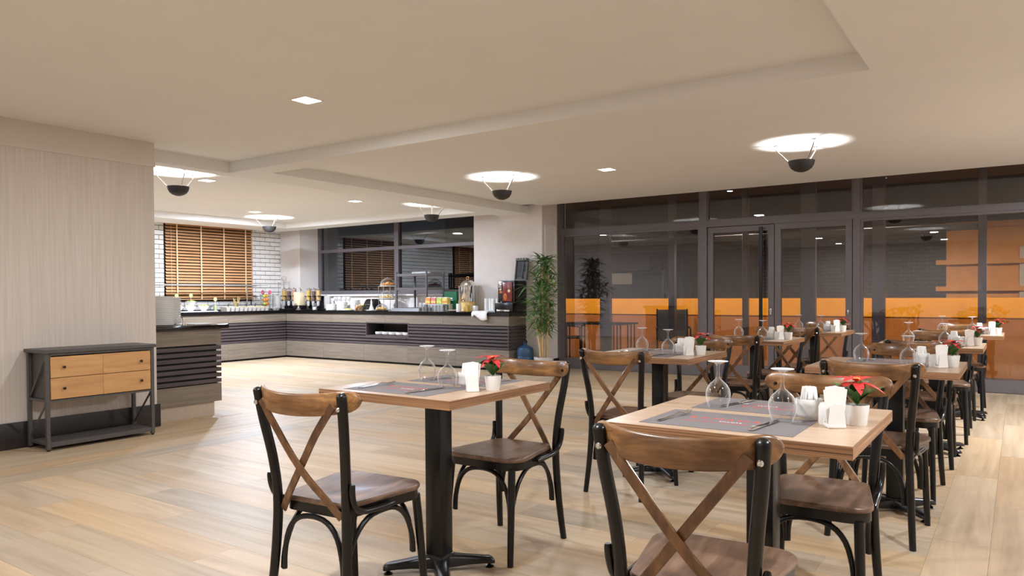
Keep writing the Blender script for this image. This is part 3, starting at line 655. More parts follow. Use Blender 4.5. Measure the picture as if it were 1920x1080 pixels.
for key, tx, ty, ph, chairs in TABLES:
    inst('table', make_table, (tx, ty, 0), 0, 'square wooden table on black pedestal, '+ph.replace('table ', ''))
    for k, (cx, cy, a) in enumerate(chairs):
        inst('chair', make_chair, (cx, cy, 0), R_(a), 'cross-back chair with its '+('back to the camera' if k == 0 else 'front to the camera')+', '+ph)
    far = ('near side', 'far side')
    for k, (mx, my, a) in enumerate(((-.03, -.16, 0), (.0, .195, 180))):
        s = 1 if k == 0 else -1; side = far[k]
        inst('mat', make_mat, (tx+mx, ty+my, TT), R_(a), 'grey printed placemat on the '+side+' of '+ph)
        inst('fork', fork, (tx+mx-s*.165, ty+my-s*.01, TT+.0012), R_(a-8), 'steel fork on '+side+' placemat of '+ph)
        inst('knife', knife, (tx+mx+s*.115, ty+my-s*.02, TT+.0012), R_(a-6 if k == 0 else a-14), 'steel knife on '+side+' placemat of '+ph)
    inst('glass', wine_glass, (tx-.15, ty+.105, TT+.0003), 0, 'upturned wine glass away from the sugar cup, '+ph)
    inst('glass', wine_glass, (tx+.105, ty-.06, TT+.0015), 0, 'upturned wine glass beside the sugar cup, '+ph)
    jx, jy = random.uniform(-.006, .006), random.uniform(-.006, .006)
    inst('cup', make_sugar_cup, (tx+.160+jx, ty+.008+jy, TT+.0014), 0, 'white sugar cup full of sachets on '+ph)
    for k in range(9):
        a = k*2*math.pi/8; r = .0265 if k else 0
        c = inst('sachet', make_sachet, (tx+.160+jx+r*math.cos(a), ty+.008+jy+r*math.sin(a), TT+.0195), a+1.57, 'white sugar sachet with dark mark in sugar cup on '+ph)
        c.rotation_euler = (R_(9) if k else 0, 0, a-1.57)
    inst('shaker', make_shaker, (tx+.219+jx, ty-.037, TT), 0, 'white porcelain shaker between sugar cup and napkins on '+ph)
    nx, ny, na = tx+.272+jy, ty-.065, R_(38+random.uniform(-8, 8))
    nx, ny = tx+.258, ty-.090+jy*.5
    inst('napkin_holder', make_napkin_holder, (nx, ny, TT), na, 'white napkin holder next to flower pot on '+ph)
    inst('napkins', make_napkins, (nx, ny, TT), na, 'white paper napkins standing in holder on '+ph)
    inst('poinsettia', make_poinsettia, (tx+.303, ty-.010+jx*.5, TT), R_(random.uniform(0, 360)) if key not in 'AE' else R_(0 if key == 'E' else 40), 'red poinsettia in white pot on '+ph)

# ------------------------------------------------------------------ sideboard against the papered wall
sb = thing('sideboard', 'dark metal sideboard with two oak drawers against the papered wall', 'sideboard', (-6.05, 3.03, 0))
x0, x1, y0, y1 = -.325, 0.0, -.425, .425
part('top_board', MB().rbox((x0+x1)/2, 0, .757, .35, .875, .028, .003, 1), 'sideboard_metal', sb)
for lx in (x0+.015, x1-.015):
    for ly in (y0+.015, y1-.015):
        l = part('leg', MB().rbox(lx, ly, .379, .028, .028, .734, .002, 1), 'sideboard_metal', sb)
        part('foot_pad', MB().lathe([(.011, 0), (.011, .012), (0, .012)], 10, (lx, ly, 0)), 'black_metal', l)
part('cabinet_body', MB().box(x0+.01, y0+.032, .385, x1-.012, y0+.045, .742).box(x0+.01, y1-.045, .385, x1-.012, y1-.032, .742).box(x0+.01, y0+.03, .372, x1-.005, y1-.03, .386).box(x0+.005, y0+.03, .385, x0+.012, y1-.03, .742).box(x1-.03, y0+.03, .725, x1-.002, y1-.03, .742), 'sideboard_metal', sb)
part('shelf', MB().rbox((x0+x1)/2, 0, .052, .30, .83, .022, .002, 1).box(x1-.012, y0+.03, .03, x1-.004, y1-.03, .066), 'sideboard_metal', sb)
for ly in (y0+.015, y1-.015):
    part('cross_rail', B(x0+.03, ly-.01, .372, x1-.03, ly+.01, .392), 'sideboard_metal', sb)
    part('diagonal_brace', MB().strap([(x0+.02, ly, .395), (x1-.03, ly, .735)], .022, .006, (-.7, 0, .7)), 'sideboard_metal', sb)
    part('diagonal_brace', MB().strap([(x0+.02, ly, .08), (x1-.03, ly, .37)], .022, .006, (-.7, 0, .7)), 'sideboard_metal', sb)
for z0, z1 in ((.556, .716), (.392, .552)):
    d = part('drawer', MB().box(-.30, y0+.05, z0+.01, -.014, y1-.05, z1-.01), 'niche_dark', sb)
    for a, b_ in ((y0+.034, -.0006), (.0006, y1-.034)): part('front_panel', MB().rbox(-.008, (a+b_)/2, (z0+z1)/2, .016, b_-a, z1-z0, .0015, 1), 'oak', d)
    for ky in (-.30, .305): part('knob', MB().lathe([(.005, 0), (.005, .012), (.011, .016), (.011, .022), (.006, .026), (0, .026)], 14, (0, ky, (z0+z1)/2), Matrix.Rotation(math.radians(90), 3, 'Y')), 'black_metal', d)

# ------------------------------------------------------------------ buffet counters
CT = .90
SLZ = [.318+.0532*k for k in range(7)]
def slat_run(t, a0, a1, axis, pos, skip=()):
    """seven slats standing proud of the front, along axis 'x' or 'y'"""
    key = ('slat', round(a1-a0, 3), axis)
    if key not in MK:
        l = a1-a0; MK[key] = (MB().rbox(0, 0, 0, l, .03, .0375, .0025, 1) if axis == 'x' else MB().rbox(0, 0, 0, .03, l, .0375, .0025, 1)).mesh('slat', 'counter_slat')
    for k, z in enumerate(SLZ):
        if k in skip: continue
        put('slat', MK[key], t, ((a0+a1)/2, pos, z+.022) if axis == 'x' else (pos, (a0+a1)/2, z+.022))
def panels(t, a0, a1, axis, pos, z0, z1, n, sgn, mat='counter_board'):
    st = (a1-a0)/n
    for k in range(n):
        a, b_ = a0+k*st+.001, a0+(k+1)*st-.001
        mb = MB()
        if axis == 'x': mb.rbox((a+b_)/2, pos, (z0+z1)/2, b_-a, .02, z1-z0, .0015, 1)
        else: mb.rbox(pos, (a+b_)/2, (z0+z1)/2, .02, b_-a, z1-z0, .0015, 1)
        part('panel', mb, mat, t)
# back run
cb = thing('buffet_counter', 'long buffet counter with slatted front and open niche under the window', 'counter', (0, 0, 0))
YF = 9.30; XL, XR = -11.65, -6.425
part('carcass', MB().box(XL, YF+.035, .03, -9.47, YF+.46, .844).box(-8.50, YF+.035, .03, XR-.02, YF+.46, .844).box(-9.47, YF+.035, .03, -8.50, YF+.46, .475).box(-9.47, YF+.035, .70, -8.50, YF+.46, .844).box(-9.47, YF+.42, .47, -8.50, YF+.46, .70), 'niche_dark', cb)
part('niche_lining', frame_rect(MB(), -9.49, -8.48, .462, .705, .018, YF-.012, YF+.42), 'counter_slat', cb)
panels(cb, XL+.012, XR, 'x', YF+.0, .69, .842, 4, -1); panels(cb, XL+.012, XR, 'x', YF+.0, .03, .316, 5, -1)
part('plinth', B(XL, YF+.03, 0, XR-.03, YF+.42, .03), 'night_black', cb)
part('backing', MB().box(XL, YF+.02, .316, -9.49, YF+.036, .69).box(-8.48, YF+.02, .316, XR, YF+.036, .69).box(-9.49, YF+.02, .316, -8.48, YF+.036, .462), 'night_black', cb)
slat_run(cb, XL+.022, -9.49, 'x', YF+.003, ()); slat_run(cb, -8.48, XR, 'x', YF+.003, ()); slat_run(cb, -9.49, -8.48, 'x', YF+.003, (3, 4, 5, 6))
part('end_panel', MB().box(XR-.02, YF, .69, XR, YF+.465, .842).box(XR-.02, YF, .03, XR, YF+.465, .316).box(XR-.03, YF, .316, XR-.015, YF+.465, .69), 'counter_board', cb)
for z in SLZ: part('end_slat', MB().rbox(XR-.002, YF+.23, z+.022, .028, .46, .0375, .0025, 1), 'counter_slat', cb)
# side run
cl = thing('buffet_counter', 'buffet counter with slatted front under the wooden blind', 'counter', (0, 0, 0))
XF = -11.65; YA, YB = 4.2, YF
part('carcass', B(-12.38, YA, .03, XF-.035, 9.76, .844), 'niche_dark', cl)
panels(cl, YA, YB-.012, 'y', XF, .69, .842, 4, 1); panels(cl, YA, YB-.012, 'y', XF, .03, .316, 4, 1)
part('plinth', B(-12.3, YA, 0, XF-.03, YB, .03), 'night_black', cl)
part('backing', B(XF-.036, YA, .316, XF-.02, YB, .69), 'night_black', cl)
slat_run(cl, YA, YB-.012, 'y', XF-.003)
wt_ = MB().prism([(-12.38, YA-.03), (XF+.03, YA-.03), (XF+.03, YF-.03), (XR+.02, YF-.03), (XR+.02, 9.765), (-7.46, 9.765), (-7.46, 9.80), (-11.79, 9.80), (-11.79, 9.765), (-12.38, 9.765)], .845, CT).build('worktop', 'worktop_black')
tag(wt_, 'polished black L-shaped worktop running along both buffet counters', 'worktop')
# island behind the wall end
il = thing('serving_island', 'serving island with slatted front beside the papered wall end', 'counter', (0, 0, 0))
IX, IA, IB = -6.555, 3.70, 4.43
part('carcass', B(-7.25, IA, .13, IX-.035, IB-.03, .845), 'niche_dark', il)
panels(il, IA, IB, 'y', IX, .70, .848, 1, 1); panels(il, IA, IB, 'y', IX, .135, .312, 1, 1)
part('end_panel', MB().box(-7.25, IB-.02, .70, IX-.01, IB, .848).box(-7.25, IB-.02, .135, IX-.01, IB, .312).box(-7.25, IB-.045, .3, IX-.06, IB-.03, .71), 'counter_board', il)
part('toe_board', B(-7.2, IA, .0, IX-.012, IB-.07, .132), 'toe_light', il)
part('backing', B(IX-.036, IA, .312, IX-.022, IB-.035, .70), 'night_black', il)
for k in range(7): part('slat', MB().rbox(IX-.004, (IA+IB)/2, .318+.0545*k+.022, .03, IB-IA, .038, .0025, 1), 'counter_slat', il)
for k in range(7): part('end_slat', MB().rbox((-7.25+IX-.02)/2, IB-.015, .318+.0545*k+.022, .66, .03, .038, .0025, 1), 'counter_slat', il)
tag(MB().rbox(-6.89, (IA+IB)/2+.02, .872, .75, IB-IA+.10, .045, .004).build('worktop', 'worktop_black'), 'black worktop of the small island by the papered wall', 'worktop')
IT = .8945

# ------------------------------------------------------------------ things on the island
plate_prof = [(0, .0), (.062, .0), (.066, .003), (.104, .0080), (.111, .0098), (.112, .0106), (.112, .0180), (.110, .0186), (.100, .0158), (.064, .0060), (0, .0055)]
def plate(label, group, scale=1.0):
    return None
PM = MB().lathe(plate_prof, 28).mesh('plate', 'porcelain')
def plate_stack(x, y, z, n, pitch, label, group, sc=1.0, mesh=None, name='plate', cat='plate'):
    for k in range(n):
        o = put(name, mesh or PM, None, (x+random.uniform(-.003, .003), y+random.uniform(-.003, .003), z+k*pitch), (0, 0, random.uniform(0, 6))); o.scale = (sc, sc, sc); tag(o, label+', '+('topmost' if k == n-1 else 'lowest' if k == 0 else nth(k+1)+' from the bottom'), cat, group)
plate_stack(-6.72, 3.93, IT, 26, .0105, 'white plate in the front stack on the small island', 'plates in the front island stack', .86)
plate_stack(-6.93, 4.13, IT, 25, .0105, 'white plate in the rear stack on the small island', 'plates in the rear island stack', .86)
t = thing('napkin_ring_holder', 'arched chrome wire holder beside the plate stacks on island', 'holder', (-6.75, 4.12, IT))
part('arch', MB().tube(smooth([(0, -.028, 0), (0, -.028, .05), (0, -.018, .075), (0, 0, .083), (0, .018, .075), (0, .028, .05), (0, .028, 0)], 3), .0035, 8), 'chrome', t); part('foot', MB().rbox(0, 0, .003, .06, .07, .006, .002), 'chrome', t)
tag(MB().rbox(0, 0, .005, .14, .19, .008, .003).build('folded_napkin', 'towel', loc=(-6.70, 4.30, IT)), 'folded white cloth lying flat on the island worktop', 'napkin')

# ------------------------------------------------------------------ things on the buffet, blind side
sg = thing('sneeze_guard', 'clear glass sneeze guard on posts in front of the wooden blind', 'sneeze guard', (-11.95, 7.9, CT))
part('glass_shelf', MB().rbox(.06, 0, .475, .36, 2.1, .010, .003, 1), 'clear_glass', sg)
part('edge_strip', MB().rbox(-.125, 0, .476, .02, 2.1, .032, .003, 1), 'guard_grey', sg)
for yy in (-1.0, .82): part('post', MB().tube([(-.10, yy, 0), (-.10, yy, .47)], .011, 10).lathe([(.035, 0), (.035, .008), (0, .008)], 14, (-.10, yy, 0)), 'chrome', sg)
bowl_mb = lambda: MB().lathe([(0, 0), (.04, 0), (.045, .008), (.098, .082), (.101, .085), (.094, .085), (.042, .014), (0, .01)], 28)
def salad(x, y, z, food, label, sc=1.0):
    t = thing('salad_bowl', label, 'bowl', (x, y, z), 0, 'salad bowls below the blind'); part('bowl', bowl_mb(), 'porcelain', t)
    mb = MB()
    for k in range(26):
        a, r = random.uniform(0, 6.28), .075*math.sqrt(random.random()); mb.ball((r*math.cos(a), r*math.sin(a), .078+.022*(1-r/.08)*random.uniform(.6, 1.3)), random.uniform(.014, .024), 6, (1, 1, .7))
    f = part('salad', mb, food, t, ang=80); f['kind'] = 'stuff'; t.scale = (sc, sc, sc); return t
ri = thing('display_riser', 'steel riser carrying the rear row of salad bowls', 'riser', (-12.12, 7.55, CT))
part('top_plate', MB().rbox(0, 0, .092, .24, .82, .012, .003, 1), 'chrome', ri)
for yy in (-.38, .38): part('side_plate', MB().box(-.10, yy-.006, 0, .10, yy+.006, .087), 'chrome', ri)
salad(-12.10, 7.30, CT+.099, 'lettuce', 'white bowl of pale leaves on the riser, nearest the papered wall'); salad(-12.10, 7.60, CT+.099, 'lettuce', 'white bowl heaped with bright lettuce on the riser')
salad(-11.88, 7.22, CT+.02, 'salad_tan', 'white bowl in the front row nearest the plate stacks'); salad(-11.88, 7.45, CT+.02, 'salad_tan', 'white bowl of tan salad in the middle of the front row'); salad(-11.88, 7.70, CT+.02, 'lettuce', 'white bowl of green salad at the front row end')
tag(MB().rbox(0, 0, .0085, .26, .86, .016, .006).build('serving_tray', 'porcelain', loc=(-11.86, 7.46, CT)), 'long white tray under the front row of salad bowls', 'tray')
def pick(x, y, z, mat, label, h=.13):
    t = thing('garnish_pick', label, 'garnish', (x, y, z), 0, 'citrus slices on picks'); part('stick', MB().tube([(0, 0, 0), (0, 0, h)], .003, 6), 'paper_white', t)
    part('slice', MB().lathe([(0, -.004), (.034, -.004), (.036, 0), (.034, .004), (0, .004)], 20, (0, 0, h+.03), Matrix.Rotation(math.radians(90), 3, 'Y')), mat, t)
    part('pulp', MB().lathe([(0, .0035), (.028, .0035), (.028, .0052), (0, .0052)], 12, (0, 0, h+.03), Matrix.Rotation(math.radians(90), 3, 'Y')), 'lime_pale', t)
pick(-12.10, 7.33, CT+.19, 'lime_pale', 'pale citrus slice on a pick above the first riser bowl', .07); pick(-12.10, 7.60, CT+.20, 'lime_pale', 'greenish citrus slice on a pick in the lettuce bowl', .06)
t = thing('juice_tumbler', 'tumbler with pale drink and lemon beside the salad bowls', 'glass', (-11.95, 7.98, CT)); part('glass', MB().open_lathe([(.028, 0), (.036, .14), (.034, .14), (.026, .005)], 20), 'clear_glass', t); part('drink', MB().lathe([(0, .004), (.026, .004), (.032, .11), (0, .11)], 18), 'lime_pale', t)
pick(-11.95, 7.98, CT+.12, 'lemon', 'bright yellow lemon slice on a pick at the tumbler', .07)
t = thing('breadstick_jar', 'jar of pale breadsticks standing behind the cheese crocks', 'jar', (-12.15, 8.55, CT)); part('jar', MB().open_lathe([(.03, 0), (.045, .02), (.05, .14), (.046, .14), (.04, .02)], 20), 'clear_glass', t)
for k, (a, l) in enumerate(((-12, .24), (-6, .22), (9, .27), (16, .25))): part('breadstick', MB().tube([(0, (k-1.5)*.006, .01), (0, (k-1.5)*.006+math.tan(R_(a))*l*.5, l*.5), (0, (k-1.5)*.006+math.tan(R_(a))*l, l)], [.010, .012, .009], 8), 'bread', t)
crock = MB()
o_ = [(-.05, 0), (.05, 0), (.062, .085), (-.062, .085)]
def crock_thing(y, food, label):
    t = thing('serving_crock', label, 'crock', (-11.83, y, CT), 0, 'slanted white serving crocks')
    vs = []
    for hx, hy, z in ((.085, .028, 0), (.10, .040, .085), (.094, .036, .085), (.08, .025, .012)): vs += [(-hx, -hy, z), (hx, -hy, z*.86), (hx, hy, z*.86), (-hx, hy, z)]
    fs = [(3, 2, 1, 0)]+[(i*4+k, i*4+(k+1) % 4, (i+1)*4+(k+1) % 4, (i+1)*4+k) for i in range(3) for k in range(4)]+[(12, 13, 14, 15)]
    part('crock', MB().add(vs, fs), 'shaded_porcelain', t); mb = MB()
    for k in range(8): mb.ball((random.uniform(-.06, .06), random.uniform(-.018, .018), .064+random.uniform(0, .01)), .02, 6, (1, 1, .6))
    f = part('filling', mb, food, t, ang=80); f['kind'] = 'stuff'
ORD = ['first', 'second', 'third', 'fourth', 'fifth', 'sixth', 'seventh', 'eighth', 'ninth', 'tenth']
FOODS = ['salad_tan', 'lettuce', 'cheese', 'cookie', 'bread']
plain('cheese', (232, 216, 176), rough=.5, noise=.2, scale=40)
for k in range(10): crock_thing(8.10+k*.092, FOODS[(k*2) % 5], 'slanted white serving crock, '+ORD[k]+' counting from the salad bowls')
for k, y in enumerate((8.18, 8.37, 8.57, 8.76)):
    t = thing('serving_spoon', 'black serving spoon leaning in the '+ORD[(1, 3, 5, 7)[k]]+' white crock', 'spoon', (-11.86, y, CT+.07), 0, 'black spoons in the crocks')
    part('handle', MB().tube(smooth([(0, 0, 0), (-.02, .015, .05), (-.03, .04, .07)], 4), .006, 8), 'black_metal', t); part('scoop', MB().ball((.005, 0, 0), .016, 8, (1.3, 1, .6)), 'black_metal', t)
fv = thing('fruit_vase', 'tall glass vase of mixed fruit at the tiled corner', 'vase', (-11.95, 9.06, CT)); part('glass', MB().open_lathe([(.06, 0), (.085, .02), (.105, .30), (.102, .30), (.081, .022)], 28), 'clear_glass', fv); part('base', MB().lathe([(0, 0), (.06, 0), (.058, .012), (0, .012)], 24), 'clear_glass', fv)
FR = [('orange_fruit', 'orange', .012, .062), ('green_apple', 'green apple', -.038, .125), ('orange_fruit', 'orange', .038, .130), ('orange_fruit', 'orange', -.036, .198), ('orange_fruit', 'orange', .042, .204), ('green_apple', 'green apple', -.042, .272), ('orange_fruit', 'orange', .034, .278)]
for k, (m_, nm, dy, z) in enumerate(FR):
    t = thing(nm.replace(' ', '_'), nm+' in the glass vase, '+ORD[k]+' from the bottom', 'fruit', (-11.95+(.012 if k % 2 else -.012), 9.06+dy, CT+z), 0, 'fruit in the tall vase')
    part('flesh', MB().ball((0, 0, 0), .036, 14), m_, t); part('stalk', MB().tube([(0, 0, .034), (.002, 0, .044)], .002, 5), 'stem_green', t)
for k, dy in enumerate((-.085, .075)):
    t = thing('pink_blossom', 'pink blossom on the vase rim, side '+('facing the blind' if k == 0 else 'facing the cereal'), 'flower', (-11.93, 9.06+dy, CT+.345), 0, 'pink blossoms on the vase')
    for q in range(7): a = q*.9; part('petal', MB().ball((.01, .026*math.cos(a), .026*math.sin(a)), .018, 8, (.5, 1, 1)), 'pink_flower', t)
    part('stem', MB().tube([(0, 0, -.01), (0, -dy*.6, -.09)], .003, 6), 'stem_green', t)
bowl_me = MB().lathe([(0, 0), (.03, 0), (.034, .004), (.06, .036), (.072, .045), (.072, .0475), (.064, .044), (.034, .009), (0, .007)], 24).mesh('bowl', 'porcelain')
plate_stack(-11.88, 9.28, CT, 20, .0125, 'white dish in the tall stack beside fruit vase', 'dishes stacked by the fruit vase', .9, bowl_me, 'stacked_dish', 'dish')
plate_stack(-12.10, 9.40, CT, 23, .0125, 'white dish in the taller stack behind cereal', 'dishes stacked behind the cereal', .9, bowl_me, 'stacked_dish', 'dish')
plate_stack(-11.76, 9.12, CT, 3, .014, 'small white dish in front of the tall dish stack', 'small dishes by the cereal', .75, bowl_me, 'small_dish', 'dish')
# wire sign stand
t = thing('wire_stand', 'thin wire stand in the tiled corner behind the cereal dispenser', 'stand', (-12.22, 9.70, CT))
part('frame', MB().tube(smooth([(-.16, 0, 0), (-.16, 0, .52), (-.15, 0, .545), (.15, 0, .545), (.16, 0, .52), (.16, 0, 0)], 2), .005, 6).tube([(.0, 0, .0), (.0, 0, .62)], .005, 6).tube(smooth([(-.05, 0, .62), (-.03, 0, .66), (.05, 0, .66), (.07, 0, .62), (.05, 0, .58), (-.03, 0, .58), (-.05, 0, .62)], 3), .005, 6), 'chrome', t)
def cereal(x, y, cols, label, sc=1.0):
    t = thing('cereal_dispenser', label, 'dispenser', (x, y, CT), 0, 'triple cereal dispensers')
    part('back_board', MB().rbox(0, .07, .15, .46, .02, .28, .006), 'machine_black', t); part('base_tray', MB().rbox(0, .0, .012, .46, .22, .024, .006), 'machine_black', t); part('bracket', MB().rbox(0, .02, .285, .48, .13, .018, .005), 'machine_black', t)
    for k, c in enumerate(cols):
        px = (k-1)*.15
        tb = part('canister', MB().open_lathe([(.046, .19), (.05, .25), (.05, .425), (.047, .425), (.047, .25), (.043, .19)], 20, (px, 0, 0)), 'clear_glass', t)
        f = part('cereal', MB().lathe([(0, .20), (.040, .20), (.046, .25), (.046, .40-.02*(k % 2)), (0, .41-.02*(k % 2))], 18, (px, 0, 0)), c, tb)
        part('lid', MB().lathe([(0, .425), (.051, .425), (.051, .437), (.02, .442), (.012, .46), (0, .462)], 20, (px, 0, 0)), 'chrome', tb)
        part('spout', MB().lathe([(0, .085), (.02, .085), (.032, .12), (.034, .185), (0, .19)], 16, (px, -.01, 0)), 'clear_grey', tb)
        part('knob', MB().lathe([(0, 0), (.02, 0), (.02, .03), (0, .032)], 12, (px, -.04, .20), Matrix.Rotation(math.radians(90), 3, 'X')), 'chrome', tb)
    t.scale = (sc, sc, sc)
cereal(-11.83, 9.52, ('cereal_yellow', 'cereal_brown', 'cereal_pink'), 'triple cereal dispenser with yellow, brown and pink cereal by tiled corner', .95)
cereal(-11.16, 9.56, ('cereal_yellow', 'cereal_brown', 'cereal_oat'), 'narrow triple cereal dispenser beside the cream drink box', .93)
t = thing('drink_dispenser', 'cream box drink dispenser between the two cereal dispensers', 'dispenser', (-11.495, 9.50, CT))
part('tank', MB().rbox(0, 0, .215, .17, .16, .25, .012), 'cream_plastic', t); part('stand', MB().rbox(0, .01, .045, .18, .18, .08, .008), 'machine_black', t); part('lid', MB().rbox(0, 0, .346, .15, .14, .014, .004), 'clear_grey', t)
part('tap', MB().tube(smooth([(.02, -.08, .12), (.02, -.12, .12), (.02, -.13, .09)], 3), .010, 8), 'chrome', t); part('pump', MB().tube(smooth([(.01, 0, .35), (.01, 0, .40), (.03, 0, .405), (.07, 0, .37)], 3), .008, 8).lathe([(.02, .35), (.008, .43), (0, .44)], 12), 'chrome', t)
t = thing('spice_jar', 'small clear jar between cereal dispenser and white dishes', 'jar', (-10.93, 9.385, CT)); part('glass', MB().open_lathe([(.035, 0), (.042, .01), (.042, .08), (.03, .10), (.03, .11), (.027, .11), (.039, .08), (.039, .012)], 20), 'clear_glass', t); part('lid', MB().lathe([(0, .11), (.033, .11), (.033, .13), (0, .135)], 18), 'chrome', t); part('contents', MB().lathe([(0, .01), (.037, .01), (.037, .06), (0, .065)], 16), 'paper_white', t)
t = thing('chrome_cruet', 'low silver cruet in front of the cream drink box', 'cruet', (-11.36, 9.36, CT)); part('body', MB().lathe([(0, 0), (.05, 0), (.052, .01), (.03, .03), (.015, .06), (.012, .09), (0, .095)], 18), 'chrome', t); part('spout', MB().tube([(0, 0, .06), (.05, -.01, .05)], [.008, .004], 8), 'chrome', t)
plate_stack(-10.70, 9.50, CT, 20, .0118, 'white dish in the tall stack right of the cereal', 'tall dish stack under the dark window', .9, bowl_me, 'stacked_dish', 'dish')
cup_prof = [(0, 0), (.024, 0), (.028, .004), (.04, .05), (.044, .075), (.042, .075), (.036, .03), (0, .008)]
CUPM = MB().lathe(cup_prof, 22).tube(smooth([(.038, 0, .06), (.062, 0, .055), (.064, 0, .03), (.036, 0, .022)], 3), .004, 6).mesh('cup', 'porcelain')
for r in range(2):
    for k in range(4):
        o = put('coffee_cup', CUPM, None, (-10.68+k*.118+random.uniform(-.006, .006), 9.68, CT+.1005+r*.0755), (0, 0, random.uniform(0, 6))); tag(o, 'white coffee cup behind the plates, '+('lower' if r == 0 else 'upper')+' row, '+ORD[k]+' from the cereal dispensers', 'cup', 'coffee cups behind the plates')
t = thing('cup_shelf', 'low white riser carrying the rows of coffee cups', 'riser', (-10.51, 9.68, CT)); part('top_plate', MB().rbox(0, 0, .094, .50, .15, .012, .003), 'porcelain', t); part('side_plate', MB().box(-.24, -.07, 0, -.23, .07, .088).box(.23, -.07, 0, .24, .07, .088), 'porcelain', t)
plate_stack(-10.48, 9.40, CT, 9, .0125, 'white plate in the lowest of three buffet plate stacks', 'lowest plate stack', .92); plate_stack(-10.25, 9.45, CT, 12, .0125, 'white plate in the middle-height buffet plate stack', 'middle plate stack', .92); plate_stack(-10.10, 9.625, CT, 15, .0125, 'white plate in the tallest of three buffet plate stacks', 'tallest plate stack', .86)
# breads
t = thing('bread_plate', 'flat white plate of bread pieces before the plate stacks', 'plate', (-10.02, 9.385, CT)); part('plate', MB().lathe(plate_prof, 28), 'porcelain', t)
for k in range(5): part('bread_piece', MB().ball((.05*math.cos(k*1.3), .05*math.sin(k*1.3), .028), .026, 8, (1.2, .8, .6)), ('cookie', 'lettuce', 'bread')[k % 3], t)
t = thing('bread_basket', 'wicker basket with pale bread beside the plate stacks', 'basket', (-9.88, 9.61, CT)); part('basket', MB().lathe([(0, 0), (.085, 0), (.10, .02), (.125, .085), (.13, .09), (.118, .09), (.092, .02), (0, .012)], 28), 'wicker', t)
for k in range(6): part('bread_roll', MB().ball((.055*math.cos(k*1.05), .055*math.sin(k*1.05), .085+.012*(k % 2)), .042, 9, (1, .8, .7)), 'bread', t)
t = thing('pastry_jar', 'small glass jar of orange pastries in front of bread basket', 'jar', (-9.80, 9.40, CT)); part('glass', MB().open_lathe([(.06, 0), (.062, .10), (.05, .13), (.05, .15), (.047, .15), (.058, .10), (.056, .006)], 22), 'clear_glass', t)
for k in range(6): part('pastry', MB().ball((.028*math.cos(k*1.05), .028*math.sin(k*1.05), .03+.02*(k % 3)), .024, 8), 'orange_fruit' if k % 2 else 'cookie', t)
t = thing('roll_top_warmer', 'black roll-top warmer behind the white pump bottle', 'warmer', (-9.60, 9.57, CT))
vs = []; N = 14
for xx in (-.12, .12):
    for k in range(N+1): a = math.pi*k/N; vs.append((xx, -.11*math.cos(a), .02+.19*math.sin(a)))
part('lid', MB().add(vs, [(k, k+1, N+2+k, N+1+k) for k in range(N)]+[tuple(range(N+1))[::-1], tuple(range(N+1, 2*N+2))]), 'machine_black', t, ang=50); part('tray', MB().rbox(0, 0, .01, .26, .25, .02, .005), 'chrome', t); part('handle', MB().tube(smooth([(-.05, -.115, .10), (-.05, -.14, .11), (.05, -.14, .11), (.05, -.115, .10)], 2), .006, 8), 'chrome', t)
t = thing('pump_bottle', 'white pump bottle on a white plate before the warmer', 'bottle', (-9.42, 9.365, CT+.016)); part('body', MB().lathe([(0, 0), (.042, 0), (.044, .02), (.03, .05), (.017, .09), (.015, .16), (0, .165)], 20), 'porcelain', t); part('pump', MB().tube(smooth([(0, 0, .16), (0, 0, .20), (.03, 0, .212), (.07, 0, .205)], 3), .008, 8), 'porcelain', t)
sc_ = tag(put('saucer', PM, None, (-9.42, 9.365, CT)), 'flat white plate under the white pump bottle', 'plate'); sc_.scale = (.8, .8, .9)
# domes on a tiered stand
def dome(x, y, z, r, food, label, k):
    t = thing('cake_dome', label, 'cake dome', (x, y, z), 0, 'clear domes over pastries'); part('plate', MB().lathe([(0, 0), (r*.95, 0), (r*1.06, .008), (r*1.06, .012), (0, .010)], 32), 'porcelain' if k else 'machine_black', t)
    part('cover', MB().open_lathe([(r*math.cos(a*math.pi/20), .012+r*1.0*math.sin(a*math.pi/20)) for a in range(0, 11)], 32), 'dome_glass', t); part('grip', MB().ball((0, 0, .014+r*1.0), .014, 8), 'chrome', t)
    for q in range(34):
        a, rr = random.uniform(0, 6.28), r*.78*math.sqrt(random.random()); part('pastry', MB().ball((rr*math.cos(a), rr*math.sin(a), .03+.05*(1-rr/r)*random.random()), .022, 6, (1, 1, .7)), food if q % 3 else 'bread', t)
dome(-9.165, 9.36, CT, .110, 'cookie', 'clear dome over cookies standing directly on the black worktop', 0)
t = thing('tier_stand', 'wire tier stand holding two pastry domes above the worktop', 'stand', (-9.29, 9.62, CT))
for a in range(4): c, s_ = math.cos(a*1.571+.4), math.sin(a*1.571+.4); part('upright', MB().tube([(.158*c, .158*s_, 0), (.158*c, .158*s_, .43)], .005, 8), 'chrome', t)
for z in (.20, .43): part('ring', MB().tube([(.158*math.cos(a*.2618), .158*math.sin(a*.2618), z) for a in range(25)], .005, 6), 'chrome', t)
dome(-9.29, 9.62, CT+.206, .140, 'bread', 'pale clear dome on the lower ring of the tier stand', 1)
dome(-9.27, 9.62, CT+.436, .135, 'orange_fruit', 'clear dome of orange pastries on top of tier stand', 1)
